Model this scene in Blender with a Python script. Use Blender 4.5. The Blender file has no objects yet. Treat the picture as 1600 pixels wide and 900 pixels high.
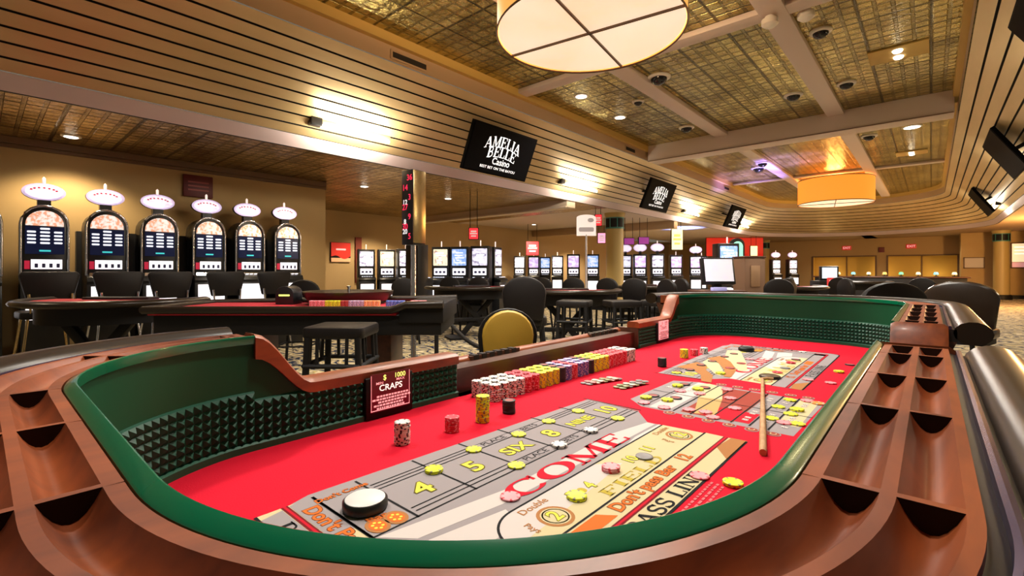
import bpy, bmesh, math, random
from mathutils import Vector, Matrix
from mathutils.geometry import tessellate_polygon
random.seed(7)
PI = math.pi
SC = bpy.context.scene
COL = SC.collection

# ------------------------------------------------------------------ camera, world, lights, exposure
F, Y0, VPX, CZ = 740.0, 423.0, 1455.0, 1.2
YAW = math.atan2(VPX - 800, F)
cam_d = bpy.data.cameras.new('camera'); cam = bpy.data.objects.new('camera', cam_d); COL.objects.link(cam)
cam.location = (0, 0, CZ); cam.rotation_euler = (PI / 2, 0, YAW)
cam_d.sensor_width = 36.0; cam_d.lens = F * 36 / 1600
cam_d.shift_y = (Y0 - 450) / 1600; cam_d.clip_start = 0.02
SC.camera = cam
SC.view_settings.view_transform = 'Standard'; SC.view_settings.look = 'None'
SC.view_settings.exposure = 0.0; SC.view_settings.gamma = 1.0; SC.view_settings.use_curve_mapping = False
W = bpy.data.worlds.new('world'); SC.world = W; W.use_nodes = True
W.node_tree.nodes['Background'].inputs[0].default_value = (1.0, 0.86, 0.66, 1)
W.node_tree.nodes['Background'].inputs[1].default_value = 0.15  # added warm ambient fill, enters through the room's open back and right
SC.cycles.use_denoising = True
SC.cycles.max_bounces = 7; SC.cycles.diffuse_bounces = 4; SC.cycles.glossy_bounces = 4
SC.cycles.sample_clamp_indirect = 4.0

def lamp(name, kind, loc, energy, col=(1, .86, .64), size=.3, rot=(0, 0, 0), spot=1.6, blend=.6):
    d = bpy.data.lights.new(name, kind); d.energy = energy; d.color = col
    if kind == 'AREA': d.shape = 'DISK'; d.size = size
    else: d.shadow_soft_size = size
    if kind == 'SPOT': d.spot_size = spot; d.spot_blend = blend
    o = bpy.data.objects.new(name, d); COL.objects.link(o); o.location = loc; o.rotation_euler = rot
    return o
WARM, WHITE, PURP = (1, .80, .52), (1, .93, .82), (.52, .42, 1)
# main hall spots: a few at recessed fittings, the others added as fill
for (x, y, e) in [(-.7, 1.2, 42), (-2.6, .6, 40), (-3.8, 3.4, 50), (-.6, 8.0, 60), (-4.3, 6.8, 70), (-2.3, 8.0, 60), (-.6, 13, 70), (-3.8, 13, 90), (-2.3, 20.6, 260)]:
    lamp('ceiling_light_and_fill', 'SPOT', (x, y, 4.02), e * 6.5, WHITE, .12, spot=2.5, blend=1)
# side hall spots: some at downlights, the others added to brighten the hall
for (x, y, e) in [(-8.05, .78, 45), (-7.0, -1.2, 26), (-7.2, 3.4, 22), (-9.3, 6.2, 55), (-8.4, 9.9, 90), (-10.4, 12.5, 130), (-8.6, 16.4, 120), (-9, 22, 150), (-11.2, 7.6, 90), (-11.0, 18, 110), (-3.4, 29.2, 26), (.2, 29.2, 26)]:
    lamp('side_hall_light_and_fill', 'SPOT', (x, y, 2.78), e * 3.0, WARM, .08, spot=2.3, blend=.5)
lamp('blue_neon_glow', 'SPOT', (-7.4, 18.4, 1.6), 1600, (.18, .30, 1), .15, rot=(PI, 0, 0), spot=1.3, blend=.8)
for x, y in ((-4.2, 15.6), (-2.9, 14.2)): lamp('purple_ceiling_glow', 'SPOT', (x, y, 1.2), 3600, (.30, .20, 1), .2, rot=(PI, 0, 0), spot=.8, blend=1)
for (x, y) in [(-2.0, 31.2), (.2, 31.2), (-4.2, 31.2), (1.4, 30.4)]:
    lamp('alcove_light', 'POINT', (x, 31.75, .95), 17, (1, .70, .26), .12)
lamp('right_hall_glow', 'POINT', (3.4, 22.0, 2.0), 900, (1, .55, .2), .25)
lamp('right_hall_light', 'POINT', (3.6, 9.0, 2.5), 90, WARM, .25)

# ------------------------------------------------------------------ materials
MATS = {}
def mat(name, col, rough=.5, metal=0.0, emit=0.0, ecol=None, coat=0.0, noise=None, bump=None, spec=.5, alpha=None):
    if name in MATS: return MATS[name]
    m = bpy.data.materials.new(name); m.use_nodes = True; nt = m.node_tree; b = nt.nodes['Principled BSDF']
    b.inputs['Base Color'].default_value = (*col, 1); b.inputs['Roughness'].default_value = rough
    b.inputs['Metallic'].default_value = metal; b.inputs['Coat Weight'].default_value = coat
    b.inputs['Specular IOR Level'].default_value = spec; b.inputs['Coat Roughness'].default_value = .12
    if emit:
        b.inputs['Emission Color'].default_value = (*(ecol or col), 1); b.inputs['Emission Strength'].default_value = emit
    if noise or bump:
        tc = nt.nodes.new('ShaderNodeTexCoord')
    if noise:   # (scale, colour b, lo, hi, stretch)
        sc_, cb, lo, hi, st = noise
        mp = nt.nodes.new('ShaderNodeMapping'); mp.inputs['Scale'].default_value = st
        n = nt.nodes.new('ShaderNodeTexNoise'); n.inputs['Scale'].default_value = sc_; n.inputs['Detail'].default_value = 6
        r = nt.nodes.new('ShaderNodeValToRGB'); r.color_ramp.elements[0].position = lo; r.color_ramp.elements[1].position = hi
        r.color_ramp.elements[0].color = (*col, 1); r.color_ramp.elements[1].color = (*cb, 1)
        nt.links.new(tc.outputs['Object'], mp.inputs[0]); nt.links.new(mp.outputs[0], n.inputs['Vector'])
        nt.links.new(n.outputs['Fac'], r.inputs[0]); nt.links.new(r.outputs[0], b.inputs['Base Color'])
        if emit: nt.links.new(r.outputs[0], b.inputs['Emission Color'])
    if bump:    # (scale, strength)
        n2 = nt.nodes.new('ShaderNodeTexNoise'); n2.inputs['Scale'].default_value = bump[0]; n2.inputs['Detail'].default_value = 4
        bp = nt.nodes.new('ShaderNodeBump'); bp.inputs['Strength'].default_value = bump[1]; bp.inputs['Distance'].default_value = .01
        nt.links.new(tc.outputs['Object'], n2.inputs['Vector']); nt.links.new(n2.outputs['Fac'], bp.inputs['Height'])
        nt.links.new(bp.outputs[0], b.inputs['Normal'])
    MATS[name] = m
    return m

def tin_ceiling(name, cola, colb, rough):
    m = bpy.data.materials.new(name); m.use_nodes = True; nt = m.node_tree; b = nt.nodes['Principled BSDF']; N, L = nt.nodes.new, nt.links.new
    tc = N('ShaderNodeTexCoord')
    n = N('ShaderNodeTexNoise'); n.inputs['Scale'].default_value = 2.4; n.inputs['Detail'].default_value = 8
    r = N('ShaderNodeValToRGB'); r.color_ramp.elements[0].position = .38; r.color_ramp.elements[1].position = .68
    r.color_ramp.elements[0].color = (*cola, 1); r.color_ramp.elements[1].color = (*colb, 1)
    L(tc.outputs['Object'], n.inputs['Vector']); L(n.outputs['Fac'], r.inputs[0])
    def brick(w, mort, c2=.9):
        k = N('ShaderNodeTexBrick'); k.offset = 0; k.inputs['Scale'].default_value = 1
        k.inputs['Brick Width'].default_value = w; k.inputs['Row Height'].default_value = w; k.inputs['Mortar Size'].default_value = mort
        k.inputs['Mortar Smooth'].default_value = .3; k.inputs['Color1'].default_value = (1, 1, 1, 1); k.inputs['Color2'].default_value = (c2, c2, c2, 1)
        k.inputs['Mortar'].default_value = (0, 0, 0, 1); L(tc.outputs['Object'], k.inputs['Vector']); return k
    big, small = brick(.62, .012, .5), brick(.155, .022, .6)
    mx = N('ShaderNodeMix'); mx.data_type = 'RGBA'; mx.blend_type = 'MULTIPLY'; mx.inputs['Factor'].default_value = .75
    m2 = N('ShaderNodeMix'); m2.data_type = 'RGBA'; m2.blend_type = 'MULTIPLY'; m2.inputs['Factor'].default_value = .5; L(r.outputs[0], m2.inputs['A']); L(small.outputs['Color'], m2.inputs['B'])
    L(m2.outputs['Result'], mx.inputs['A']); L(big.outputs['Color'], mx.inputs['B']); L(mx.outputs['Result'], b.inputs['Base Color'])
    n2 = N('ShaderNodeTexNoise'); n2.inputs['Scale'].default_value = 19; n2.inputs['Detail'].default_value = 3; L(tc.outputs['Object'], n2.inputs['Vector'])
    a1 = N('ShaderNodeMath'); a1.operation = 'MULTIPLY_ADD'; a1.inputs[1].default_value = .45; L(n2.outputs['Fac'], a1.inputs[0]); L(small.outputs['Color'], a1.inputs[2])
    a2 = N('ShaderNodeMath'); a2.operation = 'ADD'; L(a1.outputs[0], a2.inputs[0]); L(big.outputs['Color'], a2.inputs[1])
    bp = N('ShaderNodeBump'); bp.inputs['Strength'].default_value = 1.0; bp.inputs['Distance'].default_value = .035
    L(a2.outputs[0], bp.inputs['Height']); L(bp.outputs[0], b.inputs['Normal'])
    b.inputs['Metallic'].default_value = .72; b.inputs['Roughness'].default_value = rough
    MATS[name] = m
    return m

def carpet_mat():
    m = bpy.data.materials.new('patterned_carpet'); m.use_nodes = True; nt = m.node_tree; b = nt.nodes['Principled BSDF']; N, L = nt.nodes.new, nt.links.new
    tc = N('ShaderNodeTexCoord')
    d = N('ShaderNodeTexNoise'); d.inputs['Scale'].default_value = 1.4; d.inputs['Detail'].default_value = 3
    mixv = N('ShaderNodeMix'); mixv.data_type = 'RGBA'; mixv.blend_type = 'ADD'; mixv.inputs['Factor'].default_value = .55
    L(tc.outputs['Object'], d.inputs['Vector']); L(tc.outputs['Object'], mixv.inputs['A']); L(d.outputs['Color'], mixv.inputs['B'])
    w = N('ShaderNodeTexWave'); w.wave_type = 'RINGS'; w.inputs['Scale'].default_value = 2.0; w.inputs['Distortion'].default_value = 13; w.inputs['Detail'].default_value = 2
    w.inputs['Detail Scale'].default_value = 1.6
    L(mixv.outputs['Result'], w.inputs['Vector'])
    r = N('ShaderNodeValToRGB'); e = r.color_ramp.elements
    e[0].position = 0; e[0].color = (.012, .018, .045, 1); e[1].position = 1; e[1].color = (.62, .52, .33, 1)
    for p, c in [(.16, (.03, .045, .08, 1)), (.24, (.33, .27, .18, 1)), (.5, (.42, .36, .25, 1)), (.62, (.10, .06, .045, 1)), (.7, (.60, .46, .10, 1)), (.82, (.30, .25, .18, 1))]:
        q = e.new(p); q.color = c
    L(w.outputs['Fac'], r.inputs[0]); L(r.outputs[0], b.inputs['Base Color']); b.inputs['Roughness'].default_value = .95
    b.inputs['Specular IOR Level'].default_value = .1
    MATS['carpet'] = m
    return m

def wood_mat(name, ca, cb, rough=.28, coat=.5, scale=9):
    m = bpy.data.materials.new(name); m.use_nodes = True; nt = m.node_tree; b = nt.nodes['Principled BSDF']; N, L = nt.nodes.new, nt.links.new
    tc = N('ShaderNodeTexCoord'); mp = N('ShaderNodeMapping'); mp.inputs['Scale'].default_value = (3.2, .8, 3.2)
    n = N('ShaderNodeTexNoise'); n.inputs['Scale'].default_value = scale; n.inputs['Detail'].default_value = 7; n.inputs['Distortion'].default_value = .5
    n2 = N('ShaderNodeTexNoise'); n2.inputs['Scale'].default_value = 3.0; n2.inputs['Detail'].default_value = 3
    ad = N('ShaderNodeMath'); ad.operation = 'MULTIPLY_ADD'; ad.inputs[1].default_value = .5; ad2 = N('ShaderNodeMath'); ad2.operation = 'MULTIPLY'; ad2.inputs[1].default_value = .6
    r = N('ShaderNodeValToRGB'); r.color_ramp.elements[0].position = .38; r.color_ramp.elements[1].position = .66
    r.color_ramp.elements[0].color = (*ca, 1); r.color_ramp.elements[1].color = (*cb, 1)
    L(tc.outputs['Object'], mp.inputs[0]); L(mp.outputs[0], n.inputs['Vector']); L(tc.outputs['Object'], n2.inputs['Vector'])
    L(n2.outputs['Fac'], ad2.inputs[0]); L(n.outputs['Fac'], ad.inputs[0]); L(ad2.outputs[0], ad.inputs[2])
    L(ad.outputs[0], r.inputs[0]); L(r.outputs[0], b.inputs['Base Color'])
    b.inputs['Roughness'].default_value = rough; b.inputs['Coat Weight'].default_value = coat; b.inputs['Coat Roughness'].default_value = .15
    MATS[name] = m
    return m

TIN = tin_ceiling('gold_tin_tiles', (.44, .33, .07), (.92, .76, .28), .20)
TIN2 = tin_ceiling('amber_tin_tiles', (.46, .28, .08), (.95, .68, .27), .22)
CARPET = carpet_mat()
MAHOG = wood_mat('mahogany', (.115, .023, .007), (.34, .078, .018), .45, .05)
DKWOOD = wood_mat('dark_walnut', (.040, .013, .008), (.10, .032, .015), .4, .15)

DIVIDER_DARK = mat('dark_divider_face', (.018, .007, .004), .7, spec=.2)  # near-black colour set on the trough divider end faces
m_wall = mat('tan_wall', (.50, .34, .15), .8, noise=(1.2, (.44, .29, .12), .3, .7, (1, 1, 1)))
m_wall2 = mat('brown_wall', (.48, .33, .16), .85)
m_gold = mat('ochre_wall', (.56, .36, .09), .7)
m_slat = mat('satin_gold_slats', (.66, .50, .275), .38, .36, noise=(4, (.58, .43, .22), .35, .65, (1, .2, 1)))
m_fascia = mat('tan_plaster', (.45, .31, .18), .7)
m_beam = mat('mauve_plaster', (.62, .51, .44), .5)
m_pale = mat('pale_plaster', (.56, .46, .37), .7)
m_band = mat('purple_lit_band', (.60, .49, .52), .5)  # purple light falling on the band is put into its colour
m_dark = mat('groove_black', (.012, .008, .006), .8)
m_trim = mat('brown_moulding', (.14, .075, .035), .5)
m_black = mat('black_plastic', (.012, .012, .013), .35)
m_blackm = mat('black_satin', (.009, .008, .008), .55, spec=.25)
m_leather = mat('black_leather', (.020, .012, .007), .30, spec=.4)
m_chrome = mat('chrome', (.72, .72, .74), .15, 1.0)
m_brass = mat('brass', (.62, .46, .22), .25, 1.0)
m_green = mat('green_enamel', (.0, .17, .075), .25, coat=.6)
m_greenw = mat('green_felt_wall', (.0, .075, .028), .55, spec=.3)
m_greenb = mat('green_base_strip', (.0, .09, .045), .5)
m_rubber = mat('green_rubber', (.002, .075, .04), .5, spec=.35)
m_felt = mat('red_felt', (.70, .007, .03), .85, spec=.15, bump=(300, .12))
m_gray = mat('print_gray', (.36, .32, .33), .85, spec=.15)
m_white = mat('print_white', (.68, .61, .58), .85, spec=.15)
m_cream = mat('print_cream', (.68, .58, .34), .85, spec=.15)
m_ink = mat('print_black', (.012, .012, .014), .8, spec=.15)
m_redink = mat('print_red', (.62, .01, .03), .85, spec=.15)
m_maroon = mat('print_maroon', (.20, .012, .018), .85, spec=.15)
m_orange = mat('print_orange', (.72, .17, .03), .85, spec=.15)
m_goldink = mat('print_gold', (.55, .42, .06), .85, spec=.15)
m_yellow = mat('print_yellow', (.80, .74, .10), .85, spec=.15)
m_olive = mat('print_olive', (.16, .13, .02), .85, spec=.15)
m_brownink = mat('print_brown', (.20, .05, .015), .85, spec=.15)
m_brick = mat('print_brick', (.38, .07, .05), .85, spec=.15)
m_sand = mat('print_sand', (.60, .40, .16), .85, spec=.15)
m_pinkink = mat('print_pink', (.74, .20, .22), .85, spec=.15)
m_tan = mat('print_tan', (.46, .20, .07), .85, spec=.15)
m_chair = mat('chair_black', (.010, .0075, .007), .5, spec=.25)
m_violet = mat('anodised_violet_strip', (.10, .085, .20), .22, .8)

# ------------------------------------------------------------------ mesh helpers
class MB:
    """Collects shapes into one mesh object."""
    def __init__(s): s.v, s.f, s.m, s.mats, s.cur = [], [], [], [], 0
    def use(s, m):
        if m not in s.mats: s.mats.append(m)
        s.cur = s.mats.index(m); return s
    def add(s, vs, fs):
        k = len(s.v); s.v += [tuple(p) for p in vs]; s.f += [tuple(i + k for i in f) for f in fs]; s.m += [s.cur] * len(fs); return s
    def box(s, x0, x1, y0, y1, z0, z1, M=None):
        vs = [(x, y, z) for z in (z0, z1) for y in (y0, y1) for x in (x0, x1)]
        if M is not None: vs = [M @ Vector(p) for p in vs]
        return s.add(vs, [(0, 2, 3, 1), (4, 5, 7, 6), (0, 1, 5, 4), (2, 6, 7, 3), (0, 4, 6, 2), (1, 3, 7, 5)])
    def loft(s, rings, closed=True, caps=True):
        n = len(rings[0]); vs = [p for r in rings for p in r]; fs = []
        for i in range(len(rings) - 1):
            for j in range(n if closed else n - 1):
                a, b = i * n + j, i * n + (j + 1) % n
                fs.append((a, b, b + n, a + n))
        if caps and closed: fs += [tuple(range(n))[::-1], tuple(range((len(rings) - 1) * n, len(rings) * n))]
        return s.add(vs, fs)
    def lathe(s, prof, c=(0, 0, 0), n=24, caps=True):
        rings = [[(c[0] + r * math.cos(2 * PI * k / n), c[1] + r * math.sin(2 * PI * k / n), c[2] + z) for k in range(n)] for r, z in prof]
        return s.loft(rings, True, caps)
    def tube(s, pts, rad, n=8, flat=1.0):
        pts = [Vector(p) for p in pts]; rings = []
        for i, p in enumerate(pts):
            t = (pts[min(i + 1, len(pts) - 1)] - pts[max(i - 1, 0)]).normalized()
            up = Vector((0, 0, 1)) if abs(t.z) < .95 else Vector((1, 0, 0))
            a = t.cross(up).normalized(); b = a.cross(t).normalized()
            r = rad[i] if isinstance(rad, (list, tuple)) else rad
            rings.append([p + a * r * math.cos(2 * PI * k / n) + b * r * flat * math.sin(2 * PI * k / n) for k in range(n)])
        return s.loft(rings)
    def prism(s, poly, d0, d1, T):
        """poly: 2-D outline (counter-clockwise), extruded d0..d1 along the third axis of T."""
        n = len(poly); vs = [T @ Vector((x, y, d)) for d in (d0, d1) for x, y in poly]
        fs = [tuple(range(n))[::-1], tuple(range(n, 2 * n))] + [(i, (i + 1) % n, (i + 1) % n + n, i + n) for i in range(n)]
        return s.add(vs, fs)
    def flat(s, poly, z):
        vs = [(x, y, z) for x, y in poly]
        if len(vs) < 5: return s.add(vs, [tuple(range(len(vs)))])
        return s.add(vs, tessellate_polygon([[Vector(p) for p in vs]]))
    def build(s, name, m=None, parent=None, loc=None, smooth=40, bevel=0):
        me = bpy.data.meshes.new(name); me.from_pydata(s.v, [], s.f)
        ms = s.mats or [m]
        for q in ms: me.materials.append(q)
        if s.mats: me.polygons.foreach_set('material_index', s.m)
        bm = bmesh.new(); bm.from_mesh(me); bmesh.ops.recalc_face_normals(bm, faces=bm.faces)
        if bevel:
            es = [e for e in bm.edges if len(e.link_faces) == 2 and e.calc_face_angle(0) > .6]
            bmesh.ops.bevel(bm, geom=es, offset=bevel, segments=2, affect='EDGES', profile=.5, clamp_overlap=True)
        bm.to_mesh(me); bm.free()
        if smooth:
            me.polygons.foreach_set('use_smooth', [True] * len(me.polygons)); me.set_sharp_from_angle(angle=math.radians(smooth))
        o = bpy.data.objects.new(name, me); COL.objects.link(o)
        if parent is not None: o.parent = parent
        if loc is not None: o.location = loc
        return o
def root(name, loc=(0, 0, 0), rz=0):
    o = bpy.data.objects.new(name, None); COL.objects.link(o); o.location = loc; o.rotation_euler = (0, 0, rz); o.empty_display_size = .1
    return o
def tag(o, label=None, cat=None, group=None, kind=None):
    for k, v in (('label', label), ('category', cat), ('group', group), ('kind', kind)):
        if v: o[k] = v
    return o
KIDS = {}
def copy_tree(o, parent=None):
    c = o.copy(); COL.objects.link(c)
    if parent is not None: c.parent = parent
    for ch in KIDS_OF(o): copy_tree(ch, c)
    return c
def KIDS_OF(o):
    if o.name not in KIDS: KIDS[o.name] = [ch for ch in o.children]
    return KIDS[o.name]
def struct(o): o['kind'] = 'structure'; return o
def arch(w, h, r=None, n=10):
    """outline of a rounded-top slab: width w, height h, round top of radius w/2 (or elliptical height r)"""
    r = w / 2 if r is None else r
    return [(-w / 2, 0), (w / 2, 0)] + [(w / 2 * math.cos(PI * k / n), h - r + r * math.sin(PI * k / n)) for k in range(n + 1)]
def rrect(w, h, r, n=5, cx=0, cy=0):
    out = []
    for (sx, sy, a0) in ((1, 1, 0), (-1, 1, PI / 2), (-1, -1, PI), (1, -1, 3 * PI / 2)):
        for k in range(n + 1):
            a = a0 + PI / 2 * k / n
            out.append((cx + sx * (w / 2 - r) + r * math.cos(a), cy + sy * (h / 2 - r) + r * math.sin(a)))
    return out
def ell(a, b, n=28, cx=0, cy=0): return [(cx + a * math.cos(2 * PI * k / n), cy + b * math.sin(2 * PI * k / n)) for k in range(n)]
XZ = Matrix(((1, 0, 0, 0), (0, 0, -1, 0), (0, 1, 0, 0), (0, 0, 0, 1)))      # outline x,y -> x,z ; depth d -> -y (towards the front)
# flat text outlines, from the built-in font
TXT = {}
def text_geo(t, off=.012):
    key = (t, off)
    if key not in TXT:
        c = bpy.data.curves.new('lettering', 'FONT'); c.body = t; c.size = 1; c.align_x = 'CENTER'; c.align_y = 'CENTER'; c.offset = off; c.resolution_u = 3
        o = bpy.data.objects.new('lettering', c); COL.objects.link(o); bpy.context.view_layer.update()
        me = bpy.data.meshes.new_from_object(o.evaluated_get(bpy.context.evaluated_depsgraph_get()))
        TXT[key] = ([tuple(v.co) for v in me.vertices], [tuple(p.vertices) for p in me.polygons])
        bpy.data.objects.remove(o); bpy.data.meshes.remove(me); bpy.data.curves.remove(c)
    return TXT[key]
def put_text(mb, t, T, size, sx=1.0, off=.012):
    v, f = text_geo(t, off); mb.add([T @ Vector((x * size * sx, y * size, 0)) for x, y, z in v], f)
# slab-serif capitals drawn with strokes on a 0..1 square
def _arc(cx, cy, rx, ry, a0, a1, n=14): return [(cx + rx * math.cos(math.radians(a0 + (a1 - a0) * k / n)), cy + ry * math.sin(math.radians(a0 + (a1 - a0) * k / n))) for k in range(n + 1)]
TH, TN, SF = .20, .085, .07
def _stem(x): return [([(x, 0), (x, 1)], TH), ([(x - .17, SF / 2), (x + .17, SF / 2)], SF), ([(x - .17, 1 - SF / 2), (x + .17, 1 - SF / 2)], SF)]
GLY = {
 'C': (.86, [(_arc(.46, .5, .36, .46, 40, 320, 20), 'c'), ([(.76, .62), (.76, .98)], SF)]),
 'O': (.95, [(_arc(.475, .5, .37, .46, 0, 360, 26), 'c')]),
 'M': (1.15, [([(.17, 0), (.17, 1)], TN), ([(.02, .035), (.34, .035)], SF), ([(.02, .965), (.24, .965)], SF), ([(.2, .97), (.56, .06)], TH * .9), ([(.56, .06), (.92, .97)], TN), ([(.95, 0), (.95, 1)], TH), ([(.8, .035), (1.12, .035)], SF), ([(.88, .965), (1.12, .965)], SF)]),
 'E': (.85, _stem(.22) + [([(.22, .965), (.76, .965)], SF), ([(.22, .035), (.78, .035)], SF), ([(.22, .52), (.58, .52)], SF), ([(.76, .99), (.76, .74)], SF), ([(.78, .01), (.78, .3)], SF), ([(.58, .4), (.58, .64)], SF)]),
 'P': (.82, _stem(.22) + [([(.22, .965), (.45, .965)] + _arc(.45, .72, .24, .245, 90, -90, 10) + [(.22, .475)], .11)]),
 'B': (.86, _stem(.22) + [([(.22, .965), (.45, .965)] + _arc(.45, .75, .2, .215, 90, -90, 8) + [(.22, .535)], .11), ([(.45, .535)] + _arc(.47, .285, .24, .25, 90, -90, 8) + [(.22, .035)], .11)]),
 'A': (.98, [([(.14, .04), (.46, .99)], TN), ([(.46, .99), (.82, .04)], TH), ([(.0, .035), (.3, .035)], SF), ([(.64, .035), (.98, .035)], SF), ([(.26, .34), (.7, .34)], SF)]),
 'S': (.76, [(_arc(.38, .735, .25, .225, 20, 240, 14) + _arc(.38, .265, .27, .23, 70, -160, 14), .15), ([(.63, .72), (.63, .98)], SF), ([(.11, .3), (.11, .02)], SF)]),
 'L': (.8, _stem(.22) + [([(.22, .035), (.74, .035)], SF), ([(.73, .01), (.73, .32)], SF)]),
 'I': (.44, _stem(.22)),
 'N': (1.0, [([(.17, 0), (.17, 1)], TN), ([(.0, .965), (.24, .965)], SF), ([(.02, .035), (.33, .035)], SF), ([(.17, .97), (.82, .03)], TH), ([(.82, 0), (.82, 1)], TN), ([(.67, .965), (.98, .965)], SF)]),
 'F': (.8, _stem(.22) + [([(.22, .965), (.74, .965)], SF), ([(.22, .52), (.56, .52)], SF), ([(.73, .99), (.73, .72)], SF), ([(.56, .4), (.56, .64)], SF)]),
 'D': (.95, _stem(.22) + [([(.22, .965), (.42, .965)] + _arc(.42, .5, .34, .465, 90, -90, 14) + [(.22, .035)], .13)]),
 'R': (.92, _stem(.22) + [([(.22, .965), (.45, .965)] + _arc(.45, .72, .22, .245, 90, -90, 10) + [(.22, .475)], .11), ([(.46, .46), (.78, .04)], .16), ([(.66, .035), (.92, .035)], SF)]),
 ' ': (.42, []),
}
def serif_width(t): return sum(GLY[c][0] for c in t)
def put_serif(mb, t, T, w, h, warp=None):
    """letters of text t across width w and height h, centred at T's origin"""
    tot = serif_width(t); x = -tot / 2
    def place(px, py):
        X, Y = px / tot * w, (py - .5) * h
        if warp: X, Y = warp(X, Y)
        return T @ Vector((X, Y, 0))
    for c in t:
        adv, strokes = GLY[c]
        for pts, wd in strokes:
            n = len(pts); vs = []
            for i, (px, py) in enumerate(pts):
                ax, ay = pts[max(i - 1, 0)]; bx, by = pts[min(i + 1, n - 1)]
                if wd == 'c' and c == 'O' and i in (0, n - 1): ax, ay = pts[n - 2]; bx, by = pts[1]
                dx, dy = bx - ax, by - ay; L = math.hypot(dx, dy) or 1; nx, ny = -dy / L, dx / L
                k = (.07 + .16 * nx * nx) if wd == 'c' else wd
                vs += [place(x + px + nx * k / 2, py + ny * k / 2), place(x + px - nx * k / 2, py - ny * k / 2)]
            mb.add(vs, [(2 * i, 2 * i + 1, 2 * i + 3, 2 * i + 2) for i in range(n - 1)])
        x += adv
def plane_at(o, right, up):
    """matrix placing a flat 2-D drawing: origin o, x axis right, y axis up"""
    r, u = Vector(right).normalized(), Vector(up).normalized(); n = r.cross(u)
    return Matrix(((r.x, u.x, n.x, o[0]), (r.y, u.y, n.y, o[1]), (r.z, u.z, n.z, o[2]), (0, 0, 0, 1)))

# ------------------------------------------------------------------ the room
def loop(xl, xr, yend, r, y0=-5, ns=14, na=14, nm=6):
    pts = [(xl, y0 + (yend - r - y0) * k / ns) for k in range(ns)]
    pts += [(xl + r - r * math.cos(PI / 2 * k / na), yend - r + r * math.sin(PI / 2 * k / na)) for k in range(na + 1)]
    pts += [(xl + r + (xr - xl - 2 * r) * k / nm, yend) for k in range(1, nm)]
    pts += [(xr - r + r * math.sin(PI / 2 * k / na), yend - r + r * math.cos(PI / 2 * k / na)) for k in range(na + 1)]
    pts += [(xr, yend - r - (yend - r - y0) * k / ns) for k in range(1, ns + 1)]
    return pts
def ring(pts, z): return [(x, y, z) for x, y in pts]
TOP = loop(-5.0, .33, 23.2, 2.3); BOT = loop(-6.28, 1.64, 27.4, 4.2); BAND = loop(-6.36, 1.72, 27.6, 4.25)
def mixloop(t, z_off=0, out=0):
    a = loop(-5.0 - out, .33 + out, 23.2 + out, 2.3); b = loop(-6.28 - out, 1.64 + out, 27.4 + out, 4.2)
    return [((1 - t) * p[0] + t * q[0], (1 - t) * p[1] + t * q[1], (1 - t) * 3.79 + t * 3.0 + z_off) for p, q in zip(a, b)]
mb = MB(); NS = 9; rings = []
for i in range(NS):
    t0, t1 = i / NS, (i + 1) / NS; g = .0085
    a0 = mixloop(t0 + g); a1 = mixloop(t1 - g)
    mb.use(m_slat).loft([a0, a1], False)
    if i < NS - 1:
        b0 = mixloop(t1 - g, .022, .02); b1 = mixloop(t1 + g, .022, .02); c1 = mixloop(t1 + g)
        mb.use(m_dark).loft([a1, b0, b1, c1], False)
struct(mb.build('soffit_slats', smooth=25))
mb = MB().use(m_fascia); cove = loop(-4.93, .26, 23.13, 2.25)
mb.loft([ring(TOP, 3.79), ring(TOP, 3.985)], False)
mb.use(m_gold).loft([ring(TOP, 3.985), ring(cove, 3.985), ring(cove, 4.1)], False)
struct(mb.build('trim_fascia'))
mb = MB().use(m_band); mb.loft([ring(BOT, 3.0), ring(BAND, 2.85)], False)
mb.use(m_dark); b2 = loop(-6.40, 1.76, 27.66, 4.27); mb.loft([ring(BAND, 2.85), ring(b2, 2.85), ring(b2, 2.90)], False)
struct(mb.build('trim_soffit_band'))
# ceilings
mb = MB(); mb.box(-5.1, .45, -5, 23.6, 4.1, 4.16); struct(mb.build('ceiling', TIN, smooth=0))
mb = MB(); out_ = []
for (x, y) in b2:
    out_.append((-13.5 if x < -6.39 else (9 if x > 1.75 else x + (x + 2.3) * 1.2), y if abs(x + 2.3) > 4.05 else 36))
z = 2.88
for i in range(len(b2) - 1):
    tin = b2[i][0] < -6.39 and b2[i][1] < 9.2
    mb.use(TIN2 if tin else (m_pale if b2[i][0] < -6.3 else m_fascia))
    mb.add([(*b2[i], z), (*b2[i + 1], z), (*out_[i + 1], z), (*out_[i], z)], [(0, 1, 2, 3)])
mb.use(m_fascia); mb.box(-13.5, 9, 27.7, 36, 2.9, 2.96)
struct(mb.build('ceiling_side', smooth=0))
mb = MB().use(m_beam); mb.box(-4.94, .28, 10.35, 10.8, 3.74, 4.1); mb.use(m_trim).box(-4.94, .28, 10.33, 10.35, 3.72, 3.755)
struct(mb.build('ceiling_beam_cross', bevel=.012))
mb = MB(); mb.box(-4.94, .28, 5.72, 5.95, 4.03, 4.1); struct(mb.build('ceiling_beam_near', m_beam, bevel=.01))
for x in (-3.3, -1.3):
    mb = MB(); mb.box(x - .13, x + .13, -5, 22.9, 4.02, 4.1); struct(mb.build('ceiling_beam_long', m_beam, bevel=.01))
mb = MB(); mb.box(-4.94, .28, 16.6, 16.8, 4.04, 4.1); struct(mb.build('ceiling_beam_far', m_beam, bevel=.01))
mb = MB().use(m_pale); mb.box(-12.5, -6.42, 9.2, 9.55, 2.70, 2.9); mb.use(m_beam).box(-12.5, -6.42, 9.17, 9.2, 2.68, 2.73)
struct(mb.build('beam_side', bevel=.01))
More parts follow.
